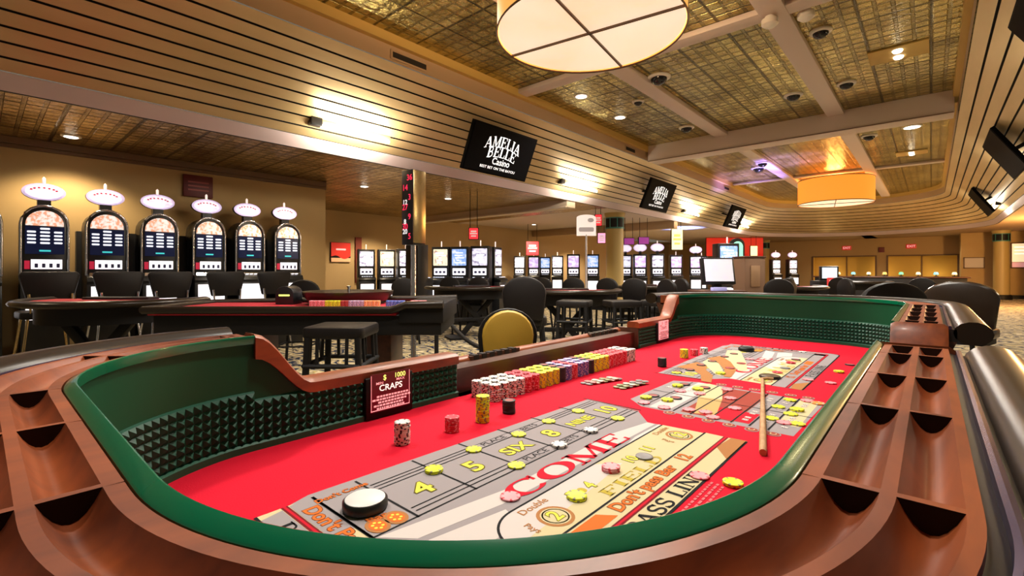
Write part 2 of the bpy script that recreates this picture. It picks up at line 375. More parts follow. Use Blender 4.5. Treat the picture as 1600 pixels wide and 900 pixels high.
mb = MB(); mb.box(-12.5, -6.42, 15.4, 15.7, 2.62, 2.9); struct(mb.build('beam_side_far', m_fascia, bevel=.01))
# walls and floor
mb = MB(); mb.box(-14, 9, -5, 36, -.1, 0); struct(mb.build('floor', CARPET, smooth=0))
mb = MB(); mb.box(-8.84, -8.64, -5, 4.4, 0, 2.9); mb.box(-12.5, -8.84, 4.2, 4.4, 0, 2.9); struct(mb.build('wall_left', m_wall, smooth=0))
mb = MB(); mb.box(-8.64, -8.585, -5, 4.4, 2.79, 2.88); mb.box(-8.64, -8.60, -5, 4.4, 2.74, 2.79); struct(mb.build('trim_left', m_trim, smooth=0, bevel=.01))
mb = MB(); mb.box(-8.64, -8.615, -5, 4.4, 0, .14); struct(mb.build('baseboard_left', m_trim, smooth=0))
mb = MB(); mb.box(-12.7, -12.5, 4.2, 33, 0, 2.9); struct(mb.build('wall_left_back', m_wall2, smooth=0))
mb = MB(); mb.box(-12.5, -12.47, 4.4, 31, 0, .14); struct(mb.build('baseboard_left_back', m_trim, smooth=0))
# far wall with two lit alcoves
mb = MB().use(m_wall2)
for x0, x1, z0, z1 in [(-12.5, -5.0, 0, 2.9), (-5.0, 1.2, 1.98, 2.9), (-2.12, -1.72, 0, 1.98), (1.0, 1.2, 0, 1.98)]: mb.box(x0, x1, 31, 31.2, z0, z1)
struct(mb.build('wall_far', smooth=0))
mb = MB().use(m_gold); mb.box(-5.2, 1.2, 32.4, 32.5, 0, 2.9); mb.box(-5.2, -5.1, 31.2, 32.4, 0, 2.9); mb.box(1.1, 1.2, 31.2, 32.4, 0, 2.9)
struct(mb.build('wall_alcove', smooth=0))
mb = MB().use(m_trim)
for x0, x1 in ((-5.0, -2.12), (-1.72, 1.0)):
    mb.box(x0, x1, 30.96, 31.0, 1.94, 2.0); mb.box(x0, x0 + .07, 30.96, 31, 0, 1.94); mb.box(x1 - .07, x1, 30.96, 31, 0, 1.94)
    mb.box((x0 + x1) / 2 - .025, (x0 + x1) / 2 + .025, 32.36, 32.4, 0, 2.6)
struct(mb.build('trim_alcove', smooth=0))
mb = MB(); mb.box(1.0, 3.0, 29.3, 29.5, 0, 2.9); mb.box(1.0, 1.2, 29.5, 31.0, 0, 2.9); struct(mb.build('wall_right_far', m_wall, smooth=0))
mb = MB(); mb.box(1.0, 3.0, 29.27, 29.3, 0, .16); struct(mb.build('baseboard_right', m_blackm, smooth=0))
mb = MB(); mb.box(3.0, 9, 26.6, 26.8, 0, 2.9); mb.box(3.0, 3.2, 26.8, 29.5, 0, 2.9); struct(mb.build('wall_right_hall', m_wall, smooth=0))
mb = MB(); mb.box(2.99, 9, 26.57, 26.6, 0, .16); struct(mb.build('baseboard_right_hall', m_blackm, smooth=0))
m_col = mat('ochre_column', (.46, .34, .13), .45)
m_teal = mat('teal_band', (.05, .22, .20), .4)
for x, y in ((-6.95, 12.4), (-6.95, 29.0), (2.2, 28.4)):
    mb = MB().use(m_blackm); mb.lathe([(.33, 0), (.33, .16), (.30, .2)], n=28)
    mb.use(m_col).lathe([(.255, .2), (.25, 2.44)], n=32)
    mb.use(m_teal).lathe([(.275, 2.42), (.275, 2.46)], n=32); mb.use(m_blackm).lathe([(.268, 2.46), (.268, 2.72)], n=32); mb.use(m_teal).lathe([(.275, 2.72), (.275, 2.75)], n=32)
    for k in range(8):
        a = 2 * PI * k / 8; mb.use(m_teal).box(-.012, .012, -.274, -.262, 2.46, 2.72, Matrix.Rotation(a, 4, 'Z'))
    mb.use(m_col).lathe([(.27, 2.75), (.31, 2.89)], n=32)
    struct(mb.build('column', loc=(x, y, 0)))

# ------------------------------------------------------------------ the craps table
TZ, RZ, LOW = .75, 1.03, .892          # felt, rail, lowered dealer rail
XL, XR, YN, YF, CR = -1.28, -.09, .088, 3.50, .375
LM, DA, DB, PA, PB = 1.70, 1.14, 2.55, 1.40, 2.0      # layout's mirror line; bank recess; players' side dip
YM = (YN + YF) / 2
craps = root('craps_table', (-.685, YM, 0))
tag(craps, 'large mahogany craps table with red felt layout and green padded walls, nearest the viewer', 'craps table')
CO = Matrix.Translation((.685, -YM, 0))       # world -> table
def finish(mb, name, **k):
    mb.v = [(x + .685, y - YM, z) for x, y, z in mb.v]
    return mb.build(name, parent=craps, **k)
def wall_path(yA, yB, step=.03):
    """inner face of the near end, from the dealers' side (yA) round both corners to the players' side (yB): (x, y, nx, ny)"""
    P = []
    def line(a, b, n):
        L = math.dist(a, b); k = max(2, int(L / step))
        for i in range(k): P.append((a[0] + (b[0] - a[0]) * i / k, a[1] + (b[1] - a[1]) * i / k, *n))
    def arc(c, a0, a1):
        k = int(CR * abs(a1 - a0) / (step * .5)) + 1
        for i in range(k): a = a0 + (a1 - a0) * i / k; P.append((c[0] + CR * math.cos(a), c[1] + CR * math.sin(a), math.cos(a), math.sin(a)))
    line((XL, yA), (XL, YN + CR), (-1, 0)) if yA > YN + CR + .001 else None
    arc((XL + CR, YN + CR), PI, 1.5 * PI); line((XL + CR, YN), (XR - CR, YN), (0, -1)); arc((XR - CR, YN + CR), 1.5 * PI, 2 * PI)
    line((XR, YN + CR), (XR, yB), (1, 0)); P.append((XR, yB, 1, 0))
    return P
def mirror(P): return [(x, 2 * YM - y, nx, -ny) for x, y, nx, ny in P]
def sweep(mb, P, prof, closed=True, caps=True):
    mb.loft([[(x + nx * o, y + ny * o, z) for o, z in prof] for x, y, nx, ny in P], closed, caps)
NEAR = wall_path(YN + CR, PA); FARP = mirror(wall_path(YN + CR, 2 * YM - PB))
# felt with the printed layout -------------------------------------------------
felt = MB().use(m_felt)
ins = [(x - nx * -.02, y - ny * -.02) for x, y, nx, ny in NEAR] + [(x + nx * .02, y + ny * .02) for x, y, nx, ny in FARP[::-1]]
felt.flat(ins, TZ)
felt.add([(XL - .12, DA, TZ), (XL + .02, DA, TZ), (XL + .02, DB, TZ), (XL - .12, DB, TZ)], [(0, 1, 2, 3)])
E1, E2, E3, E4 = TZ + .0004, TZ + .0007, TZ + .0010, TZ + .0013
def half(fl, r=.26, c1=m_cream, c2=m_cream):
    """print one half of the layout; fl maps the near half onto this half"""
    def P(mb, m, pts, z): mb.use(m).flat([fl(x, y) for x, y in pts], z)
    def line(a, b, w=.005, m=m_ink, z=E3):
        dx, dy = b[0] - a[0], b[1] - a[1]; L = math.hypot(dx, dy); nx, ny = -dy / L * w / 2, dx / L * w / 2
        P(felt, m, [(a[0] + nx, a[1] + ny), (b[0] + nx, b[1] + ny), (b[0] - nx, b[1] - ny), (a[0] - nx, a[1] - ny)], z)
    def band(o0, o1, m, z, xa=-.92, yb=1.34):
        """strip that follows the near end and the players' side of the layout, o0..o1 in from its outer edge"""
        x1, y1 = -.363, .335
        def edge(o): return [(xa, y1 + o)] + [(x1 - r + (r - o) * math.sin(PI / 2 * k / 14), y1 + r - (r - o) * math.cos(PI / 2 * k / 14)) for k in range(15)] + [(x1 - o, yb)]
        a, b = edge(o0), edge(o1)
        felt.use(m).add([(*fl(*p), z) for p in a + b], [(i, i + 1, i + 1 + len(a), i + len(a)) for i in range(len(a) - 1)])
    x1, y1 = -.363, .335
    # pale ground of the whole panel, then its grey and cream areas
    P(felt, m_gray, [(-.90, y1), (x1 - r, y1)] + [(x1 - r + r * math.sin(PI / 2 * k / 12), y1 + r - r * math.cos(PI / 2 * k / 12)) for k in range(1, 13)] + [(x1, 1.345), (-.63, 1.318), (-.70, 1.40), (-.90, 1.41), (-.92, .84), (-.935, .44)], E1)
    P(felt, m_white, [(-.699, .447), (-.645, .49), (-.618, .67), (-.606, 1.317), (-.630, 1.317), (-.66, 1.16), (-.655, .72)], E2)
    P(felt, m_white, [(-.628, .50), (-.60, .46), (-.565, .46), (-.545, .582), (-.572, .61), (-.587, .655), (-.60, .66)], E2)
    P(felt, m_white, [(-.60, 1.18), (-.588, 1.10), (-.588, 1.322), (-.597, 1.322)], E2)
    P(felt, m_cream, [(-.585, 1.324)] + [(-.512 - .075 * math.cos(PI / 2 * k / 10), .66 - .082 * math.sin(PI / 2 * k / 10)) for k in range(11)] + [(-.468, .585), (-.468, 1.334)], E2)
    P(felt, m_white, [(-.585, .95)] + [(-.512 - .075 * math.cos(PI / 2 * k / 10), .66 - .082 * math.sin(PI / 2 * k / 10)) for k in range(11)] + [(-.505, .60), (-.52, .80), (-.54, 1.0)], E2 + .0001)
    band(0, .045, c1, E2); band(.058, .104, c2, E2)
    P(felt, m_gray, [(-.90, y1 + .001), (-.69, y1 + .001), (-.72, y1 + .044), (-.91, y1 + .044)], E3)
    P(felt, m_gray, [(-.915, y1 + .059), (-.72, y1 + .059), (-.755, y1 + .103), (-.93, y1 + .103)], E3)
    band(.045, .058, m_maroon, E3); band(.049, .054, m_redink, E4); band(.104, .109, m_ink, E3); band(-.003, .003, m_ink, E3)
    line((-.587, .66), (-.587, 1.322)); [line((-.512 - .075 * math.cos(PI / 2 * k / 10), .66 - .082 * math.sin(PI / 2 * k / 10)), (-.512 - .075 * math.cos(PI / 2 * (k + 1) / 10), .66 - .082 * math.sin(PI / 2 * (k + 1) / 10))) for k in range(10)]
    P(felt, m_tan, [(-.41, 1.25), (-.363, 1.18), (-.363, 1.345), (-.402, 1.342)], E3)
    # numbers, place-bet lines
    line((-.92, .44), (-.70, .44), .006); line((-.70, .44), (-.585, .44), .006); line((-.703, .44), (-.703, 1.40), .004)
    line((-.70, 1.405), (-.90, 1.412), .004, m_gray)
    for k in range(7):
        y = .535 + .147 * k; line((-.92, y), (-.70, y), .005)
    for x in (-.878, -.865, -.851, -.737, -.722): line((x, .545), (x, 1.40), .0032)
    for k in (2, 3):
        for x in (-.865, -.722): P(felt, m_gray, [(x - .012, .545 + .147 * k), (x + .012, .545 + .147 * k), (x + .012, .675 + .147 * k), (x - .012, .675 + .147 * k)], E3 + .0001)
    def word(t, c, size, m, sx=1.0, ang=90, z=E4, edge=None):
        """lettering read by the players: right = +Y, up = -X (ang 90) or right = +X, up = +Y (ang 0)"""
        x, y = fl(*c); T = Matrix.Translation((x, y, z)) @ Matrix.Rotation(math.radians(ang), 4, 'Z')
        if edge: felt.use(edge); put_text(felt, t, Matrix.Translation((0, 0, -.0001)) @ T, size, sx, .055)
        felt.use(m); put_text(felt, t, T, size, sx, .02 if edge else .012)
    def cap(t, c, w, h, m, ang=90, z=E4):
        x, y = fl(*c); felt.use(m); put_serif(felt, t, Matrix.Translation((x, y, z)) @ Matrix.Rotation(math.radians(ang), 4, 'Z'), w, h)
    for i, (t, s) in enumerate([('4', .075), ('5', .075), ('SIX', .06), ('8', .075), ('NINE', .046), ('10', .075)]):
        y = .61 + .147 * i
        word(t, (-.785, y), s, m_yellow, 1.1, z=E4 + .0001, edge=m_olive)
    for x in (-.865, -.722):
        word('PLACE', (x, .905), .026, m_ink, 1.2); word('BETS', (x, 1.05), .026, m_ink, 1.2)
    cap('COME', (-.633, .935), .46, .062, m_redink)
    cap('PASS LINE', (-.386, .905), .32, .034, m_ink); cap('PASS LINE', (-.71, .357), .30, .034, m_ink, 0)
    word("Don't pass Bar", (-.445, .925), .040, m_orange, 1.12, edge=m_brownink); word('12', (-.445, 1.125), .044, m_orange, edge=m_brownink)
    word("Don't Pass Bar", (-.745, .416), .042, m_orange, 1.1, 0, edge=m_brownink)
    P(felt, m_orange, [(-.463, .66), (-.43, .67), (-.43, .78), (-.463, .755)], E3)
    word("Don't Come", (-.893, .49), .022, m_orange, 1.0, edge=m_brownink); word('Bar', (-.754, .482), .026, m_orange, 1.1, edge=m_brownink)
    for y in (.468, .506):
        P(felt, m_tan, ell(.026, .021, 18, -.73, y), E4 - .0001); P(felt, m_orange, ell(.019, .015, 18, -.73, y), E4 + .0001)
        for a in range(6): P(felt, m_yellow, ell(.0032, .0032, 8, -.73 + .011 * math.cos(a * PI / 3), y + .008 * math.sin(a * PI / 3)), E4 + .0003)
    # the field
    for (y, t) in ((.702, '2'), (1.27, '12')):
        P(felt, m_tan, ell(.036, .036, 24, -.515, y), E3); P(felt, m_cream, ell(.029, .029, 24, -.515, y), E3 + .0002); P(felt, m_goldink, ell(.026, .026, 24, -.515, y), E4 - .0001); P(felt, m_cream, ell(.023, .023, 24, -.515, y), E4)
        word(t, (-.515, y), .045, m_yellow, 1.05, z=E4 + .0004, edge=m_olive)
        word('Double', (-.567, y + .0), .024, m_tan, 1.1); word('Pays', (-.52, y - .06), .020, m_tan, 1.0, 0)
    for (y, t) in ((.79, '3'), (.85, '4'), (.945, '9'), (1.03, '10'), (1.12, '11')):
        P(felt, m_goldink, ell(.011, .011, 14, -.535, y - .03), E3) if t == '4' else None
        word(t, (-.535, y), .042, m_yellow, 1.0, z=E4 + .0002, edge=m_olive)
    cap('FIELD', (-.492, .965), .27, .028, m_goldink)
near = lambda x, y: (x, y)
far = lambda x, y: (x, 2 * LM - y)
half(near); half(far, .05, m_gray, m_gray)
# faint small print on the red felt beside the players' rail
felt.use(m_pinkink)
for x in (-.348, -.336, -.324):
    y = .86
    while y < 1.03:
        w = random.uniform(.006, .016); felt.flat([(x - .0025, y), (x + .0025, y), (x + .0025, y + w), (x - .0025, y + w)], E3); y += w + .005
# proposition box in the middle of the layout
def Q(m, x0, x1, y0, y1, z=E1): felt.use(m).flat([(x0, y0), (x1, y0), (x1, y1), (x0, y1)], z)
felt.use(m_gray).flat([(-.79, 1.52), (-.72, 1.46), (-.28, 1.47), (-.27, 1.90), (-.70, 1.93), (-.79, 1.89)], E1)
Q(m_white, -.70, -.635, 1.475, 1.92, E2); Q(m_brick, -.60, -.44, 1.49, 1.90, E2); Q(m_redink, -.545, -.40, 1.50, 1.62, E3)
Q(m_cream, -.34, -.285, 1.56, 1.90, E2)
felt.use(m_cream).flat([(-.66, 1.93), (-.60, 1.90), (-.545, 1.72), (-.50, 1.52), (-.56, 1.50), (-.62, 1.70), (-.70, 1.86)], E3)
felt.use(m_sand).flat([(-.62, 1.70), (-.545, 1.72), (-.50, 1.52), (-.56, 1.50)], E3 + .0002)
for x in (-.62, -.565, -.505, -.445, -.395, -.345): Q(m_ink, x - .0025, x + .0025, 1.48, 1.915, E4)
for y in (1.69,): Q(m_ink, -.785, -.27, y - .002, y + .002, E4)
Q(m_ink, -.72, -.717, 1.47, 1.91, E4)
def dice_pic(x, y, s=.022):
    felt.use(m_white).flat(rrect(s, s, .003, 3, x, y), E4 + .0002); felt.use(m_ink)
    for dx, dy in ((-.3, -.3), (.3, .3), (0, 0)): felt.flat(ell(s * .11, s * .11, 8, x + dx * s, y + dy * s), E4 + .0004)
for x in (-.755, -.675):
    for y in (1.60, 1.79):
        for dy in (-.018, .018): dice_pic(x, y + dy)
for x in (-.42, -.37, -.315):
    for y in (1.55, 1.63, 1.74, 1.83):
        for dy in (-.014, .014): dice_pic(x, y + dy, .017)
for ys in (1.452, 1.948):
    for x in (-.62, -.56, -.50, -.44, -.38, -.325):
        felt.use(m_gray).flat(ell(.019, .019, 18, x, ys), E3); felt.use(m_brick).flat(ell(.016, .016, 18, x, ys), E4)
        felt.use(m_cream); put_text(felt, 'C', Matrix.Translation((x, ys, E4 + .0003)) @ Matrix.Rotation(PI / 2, 4, 'Z'), .024)
# feathered scroll across the middle and the far half
felt.use(m_tan).flat([(-.89, 2.16), (-.80, 2.14), (-.74, 2.06), (-.70, 1.95), (-.66, 1.95), (-.70, 2.09), (-.76, 2.18), (-.80, 2.30), (-.86, 2.34)], E4 + .0006)
felt.use(m_tan).flat([(-.86, 2.48), (-.78, 2.40), (-.70, 2.24), (-.66, 2.10), (-.63, 2.10), (-.66, 2.28), (-.74, 2.46), (-.83, 2.60)], E4 + .0006)
felt.use(m_cream).flat([(-.84, 2.36), (-.76, 2.22), (-.70, 2.12), (-.67, 2.10), (-.70, 2.22), (-.77, 2.38), (-.85, 2.46)], E4 + .0006)
felt.use(m_cream).flat([(-.86, 2.80), (-.80, 2.56), (-.72, 2.40), (-.64, 2.26), (-.62, 2.30), (-.68, 2.50), (-.76, 2.72), (-.80, 2.84)], E4 + .0005)
finish(felt, 'felt_layout', smooth=0)
# wall panels ------------------------------------------------------------------
SDROP = lambda y: LOW + (RZ - LOW) * (1 - (lambda t: t * t * (3 - 2 * t))(min(max((y - (YN + CR)) / .15, 0), 1)))
def side_top(y):
    y = min(y, 2 * YM - y)
    return SDROP(y)
wall = MB().use(m_greenw)
for P in (NEAR, FARP): sweep(wall, P, [(0, .74), (.0, RZ - .004), (.006, RZ - .004), (.006, .74)])
for x, sg in ((XL, -1), (XR, 1)):
    for ya, yb in ((YN + CR, DA), (DB, YF - CR)) if sg < 0 else ((PA, PB),):
        n = 24; R = []
        for k in range(n + 1):
            y = ya + (yb - ya) * k / n; zt = (side_top(y) if sg < 0 else .90) - .022
            R.append([(x, y, .74), (x, y, zt), (x + sg * .02, y, zt), (x + sg * .02, y, .74)])
        wall.loft(R)
finish(wall, 'wall_lining')
# rubber pyramids
rub = MB().use(m_rubber)
def pyramids(P, z0=.770, rows=6, h=.0205, bump=.0095):
    rub.use(m_greenb); sweep(rub, P, [(-.016, .75), (-.016, z0 - .004), (-.010, z0), (.002, z0), (.002, .75)]); rub.use(m_rubber)
    sweep(rub, P, [(-.006, z0), (-.006, z0 + rows * h), (.002, z0 + rows * h + .004), (.002, z0)])
    # resample by arc length
    pts = [P[0]]; acc = 0
    L = [0]
    for a, b in zip(P, P[1:]): L.append(L[-1] + math.hypot(b[0] - a[0], b[1] - a[1]))
    def at(s):
        for i in range(len(L) - 1):
            if L[i + 1] >= s:
                t = (s - L[i]) / (L[i + 1] - L[i] or 1); a, b = P[i], P[i + 1]
                return [a[j] + (b[j] - a[j]) * t for j in range(4)]
        return P[-1]
    n = max(1, int(L[-1] / h)); d = L[-1] / n
    for r in range(rows):
        for k in range(n):
            q = [at((k + e) * d) for e in (0, 1, .5)]; za, zb = z0 + r * h, z0 + (r + 1) * h
            c = lambda q, o, z: (q[0] + q[2] * o, q[1] + q[3] * o, z)
            rub.add([c(q[0], -.006, za), c(q[1], -.006, za), c(q[1], -.006, zb), c(q[0], -.006, zb), c(q[2], -.006 - bump, (za + zb) / 2)], [(0, 1, 4), (1, 2, 4), (2, 3, 4), (3, 0, 4)])
pyramids(NEAR); pyramids(FARP)
for ya, yb in ((YN + CR, .768), (.932, DA), (DB, 2.768), (2.932, YF - CR)):
    pyramids([(XL, ya + (yb - ya) * k / 8, -1, 0) for k in range(9)], rows=5)
pyramids([(XR, PA + (PB - PA) * k / 8, 1, 0) for k in range(9)], rows=3)
finish(rub, 'rubber_cushion', smooth=0)
# green rim moulding on top of the walls
for P in (NEAR, FARP):
    lip = MB().use(m_green); sweep(lip, P, [(-.006, RZ - .014), (-.0085, RZ + .002), (-.0080, RZ + .0060), (-.0062, RZ + .0070), (.0052, RZ + .0012), (.0068, RZ - .001), (.0072, RZ - .014)])
    finish(lip, 'rim_moulding', smooth=32)
# wooden chip rail with two rows of troughs
def rail_rings(P, cuts, zt=RZ):
    """cuts: arc positions of the dividers"""
    lanes = ((.0225, .0605), (.0705, .1085)); flat_o = [.009]; grv = [(.009, -.0005)]
    for a, b in lanes:
        for k in range(9):
            t = k / 8; o = a + (b - a) * t; flat_o.append(o); grv.append((o, -.022 * (1 - (2 * t - 1) ** 2) if 0 < t < 1 else 0))
    flat_o.append(.118); grv.append((.118, 0))
    L = [0]
    for a, b in zip(P, P[1:]): L.append(L[-1] + math.hypot(b[0] - a[0], b[1] - a[1]))
    out = []
    def emit(q, g):
        prof = [(o, zt + (dz if g else 0)) for o, dz in grv]
        prof = [(.009, zt - .06)] + prof + [(.118, zt - .06)]
        out.append([(q[0] + q[2] * o, q[1] + q[3] * o, z) for o, z in prof])
    def at(s):
        for i in range(len(L) - 1):
            if L[i + 1] >= s:
                t = (s - L[i]) / (L[i + 1] - L[i] or 1); a, b = P[i], P[i + 1]; return [a[j] + (b[j] - a[j]) * t for j in range(4)]
        return P[-1]
    ev = [(s, 'p') for s in L]
    for c in cuts: ev = [e for e in ev if abs(e[0] - c) > .0045] + [(c - .004, 'in'), (c + .004, 'out')]
    ev.sort(); solid = True
    emit(P[0], False)
    for s, k in ev[1:]:
        q = at(s)
        if k == 'p': emit(q, not solid)
        elif k == 'in': emit(q, True); emit(q, False); solid = True
        else: emit(q, False); emit(q, True); solid = False
    if not solid: emit(P[-1], True)
    emit(P[-1], False)
    return out, L
arcL = CR * PI / 2
def near_cuts(yB):
    # positions counted along NEAR (it starts at the dealers' corner)
    A = arcL; mid = (XR - CR) - (XL + CR); B = A + mid + arcL
    c = [.03, .27, A - .04, A + (-.728 + .905), A + (-.492 + .905), B, B + .288, B + .535, B + .795] + ([B + 1.0] if yB > 1.5 else [])
    return sorted(c) + [B + yB - (YN + CR) - .008]
for P in (NEAR, FARP):
    mb = MB().use(MAHOG); R, L = rail_rings(P, near_cuts(PA if P is NEAR else 2 * YM - PB)); mb.loft(R)
    mb.use(DIVIDER_DARK); nr = len(R[0])
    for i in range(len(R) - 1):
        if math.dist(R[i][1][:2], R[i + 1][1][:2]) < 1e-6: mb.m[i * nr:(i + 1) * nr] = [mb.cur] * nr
    finish(mb, 'chip_rail', smooth=35)
    mb = MB().use(m_black); sweep(mb, P, [(.118, RZ - .05), (.118, RZ - .008), (.128, RZ - .012), (.150, RZ - .012), (.150, RZ - .05)])
    mb.use(m_violet); sweep(mb, P, [(.129, RZ - .012), (.130, RZ - .003), (.134, RZ - .0015), (.138, RZ - .003), (.139, RZ - .012)])
    finish(mb, 'rail_gutter', smooth=35)
    mb = MB().use(m_leather); n = 14
    sweep(mb, P, [(.186 + .045 * math.cos(2 * PI * k / n), RZ - .022 + .036 * math.sin(2 * PI * k / n)) for k in range(n)])
    finish(mb, 'padded_armrest', smooth=70)
# wooden caps of the lowered rails
def cap_path(mb, pts, wo=.06, wi=-.012, hh=.042, hs=0):
    R = []; h0 = hh
    for (x, y, z, sg) in pts: hh = h0 + hs * (z - LOW) / (RZ - LOW); R.append([(x - sg * -wi, y, z - hh), (x - sg * -wi, y, z - .008), (x + sg * (wi + .012), y, z), (x + sg * (wo - .01), y, z), (x + sg * wo, y, z - .008), (x + sg * wo, y, z - hh)])
    mb.loft(R)
for mir in (False, True):
    mb = MB().use(MAHOG); pts = []
    for k in range(40):
        ya, yb = (YF - CR, DB - .005) if mir else (YN + CR, DA + .005)
        y = ya + (yb - ya) * k / 39
        pts.append((XL, y, side_top(y) + .010, -1))
    cap_path(mb, pts, .065, hh=.034, hs=.026); finish(mb, 'dealer_rail', smooth=50)
mb = MB().use(DKWOOD)
mb.box(XL - .14, XL - .115, DA, DB, .74, .83); mb.box(XL - .125, XL + .005, DA - .02, DA + .005, .74, .865); mb.box(XL - .125, XL + .005, DB - .005, DB + .02, .74, .865)
finish(mb, 'bank_recess_panel', bevel=.003)
mb = MB().use(MAHOG); R = []
for k in range(31):
    y = DA - .03 + (DB - DA + .06) * k / 30; z = .856 - .006 * math.sin(PI * k / 30)
    R.append([(XL - .104, y, z - .045), (XL - .104, y, z - .01), (XL - .114, y, z), (XL - .152, y, z), (XL - .165, y, z - .012), (XL - .165, y, z - .045)])
mb.loft(R); finish(mb, 'box_rail', smooth=50)
for ya, dy in ((1.33, .046), (2.22, .046)):
    mb = MB().use(DKWOOD); mb.box(XL - .116, XL - .100, ya - .02, ya + 6 * dy + .004, .796, .856)
    for k in range(6):
        y = ya + k * dy; mb.use(m_black).box(XL - .130, XL - .0985, y - .002, y + .026, .824, .8595); mb.use(m_chrome).box(XL - .104, XL - .0965, y + .007, y + .016, .815, .825)
    finish(mb, 'notched_rack', smooth=0)
# stickman's dip on the players' side, its two curved ends
mb = MB().use(MAHOG); pts = []
for k in range(41):
    y = PA + .005 + (PB - PA - .01) * k / 40; e = min(y - PA - .005, PB - .005 - y); t = min(e / .10, 1); t = t * t * (3 - 2 * t)
    pts.append((XR, y, RZ + .004 - (RZ - .90) * t, 1))
cap_path(mb, pts, .13, -.01, .05); finish(mb, 'stick_rail', smooth=50)
# outer body and pedestals
mb = MB().use(DKWOOD)
shell = [(x + nx * .10, y + ny * .10) for x, y, nx, ny in NEAR] + [(x + nx * .10, y + ny * .10) for x, y, nx, ny in FARP[::-1]]
def shell_ring(off, z): return [(x + nx * off, y + ny * off, z) for x, y, nx, ny in NEAR] + [(x + nx * off, y + ny * off, z) for x, y, nx, ny in FARP[::-1]]
mb.loft([shell_ring(.02, .50), shell_ring(.06, .52), shell_ring(.06, .74), shell_ring(.03, .745)])
for P in (NEAR, FARP): sweep(mb, P, [(.025, .70), (.025, RZ - .05), (.15, RZ - .05), (.13, RZ - .10), (.07, .70)])
for x0, x1, y0, y1 in ((XL - .13, XL - .02, YN + CR, YF - CR), (XR + .02, XR + .09, PA, PB)): mb.box(x0, x1, y0, y1, .60, .84)
finish(mb, 'table_body', smooth=40)
for y in (.75, 2.8):
    mb = MB().use(DKWOOD); mb.box(-1.12, -.25, y - .13, y + .13, .08, .52); mb.box(-1.22, -.15, y - .18, y + .18, 0, .08); finish(mb, 'pedestal_leg', bevel=.012)
# limit signs set into the dealers' wall
m_signr = mat('sign_maroon_glow', (.085, .004, .009), .3, emit=.45)
m_signp = mat('sign_pink_glow', (.95, .42, .42), .4, emit=.8)
m_signw = mat('sign_white_glow', (.95, .85, .75), .4, emit=1.2)
m_signy = mat('sign_yellow_glow', (.85, .95, .2), .4, emit=1.2)
def limit_sign(y, lab, pink):
    o = root('limit_sign', (XL + .012, y, .752)); tag(o, lab, 'table sign', 'table limit signs')
    mb = MB().use(m_blackm); mb.box(-.02, .012, -.084, .084, 0, .125); f = mb.build('frame', parent=o, bevel=.003)
    w = .0715; T = plane_at((.0128, 0, .078), (0, 1, 0), (0, 0, 1))
    mb = MB().use(m_signp if pink else m_signr).prism(rrect(2 * w, .115, .003), 0, .002, T); mb.use(m_signp if not pink else m_signr)
    T2 = plane_at((.0152, 0, .078), (0, 1, 0), (0, 0, 1)); put = lambda t, x, yy, s, sx=1: put_text(mb, t, T2 @ Matrix.Translation((x, yy, 0)), s, sx)
    mb.box(.0148, .0152, -.0695, -.068, .024, .132) ; mb.box(.0148, .0152, .068, .0695, .024, .132); mb.box(.0148, .0152, -.0695, .0695, .024, .0265)
    mb.use(m_signw if not pink else m_signr); put('CRAPS', 0, .012, .026, 1.1)
    mb.use(m_signy if not pink else m_signr); put('$', -.022, .043, .022); put('1000', .033, .044, .021, 1.0)
    mb.use(m_signp if not pink else m_maroon); put('MIN', -.04, .028, .011, 1.3); put('MAX', .035, .031, .011, 1.3)
    for k, (a, b) in enumerate(((-.05, .06), (-.065, .065), (-.045, .055), (-.06, .045), (-.05, .05))):
        yy = -.012 - .009 * k; x = a
        while x < b: ww = random.uniform(.004, .012); mb.add([T2 @ Vector(q) for q in ((x, yy - .0028, 0), (x + ww, yy - .0028, 0), (x + ww, yy + .0028, 0), (x, yy + .0028, 0))], [(0, 1, 2, 3)]); x += ww + .0025
    mb.build('display', parent=o, smooth=0)
limit_sign(.85, 'dark red lit CRAPS limit sign in the near dealer-side wall of the craps table', False)
limit_sign(2.85, 'small pale pink limit sign in the far dealer-side wall of the craps table', True)
# stick, on/off pucks
st = MB().use(mat('rattan', (.62, .36, .17), .5, noise=(30, (.50, .26, .11), .4, .6, (1, 1, 6))))
A, B = Vector((-.305, 1.262, TZ + .0095)), Vector((-.525, 2.165, TZ + .0065))
st.tube([A + (B - A) * t for t in (0, .02, .1, .3, .5, .7, .88, .93)] + [B + Vector((.004, -.03, 0)), B + Vector((.018, -.004, 0)), B + Vector((.04, .004, 0))], [.0085, .009, .009, .0085, .0075, .0065, .006, .006, .0055, .0055, .005], 10)
c = (A + B) / 2; st.v = [(x - c.x, y - c.y, z - TZ) for x, y, z in st.v]
s = st.build('craps_stick', loc=(c.x, c.y, TZ), smooth=60); tag(s, 'slim rattan craps stick lying across the red felt beside the proposition bets', 'stick')

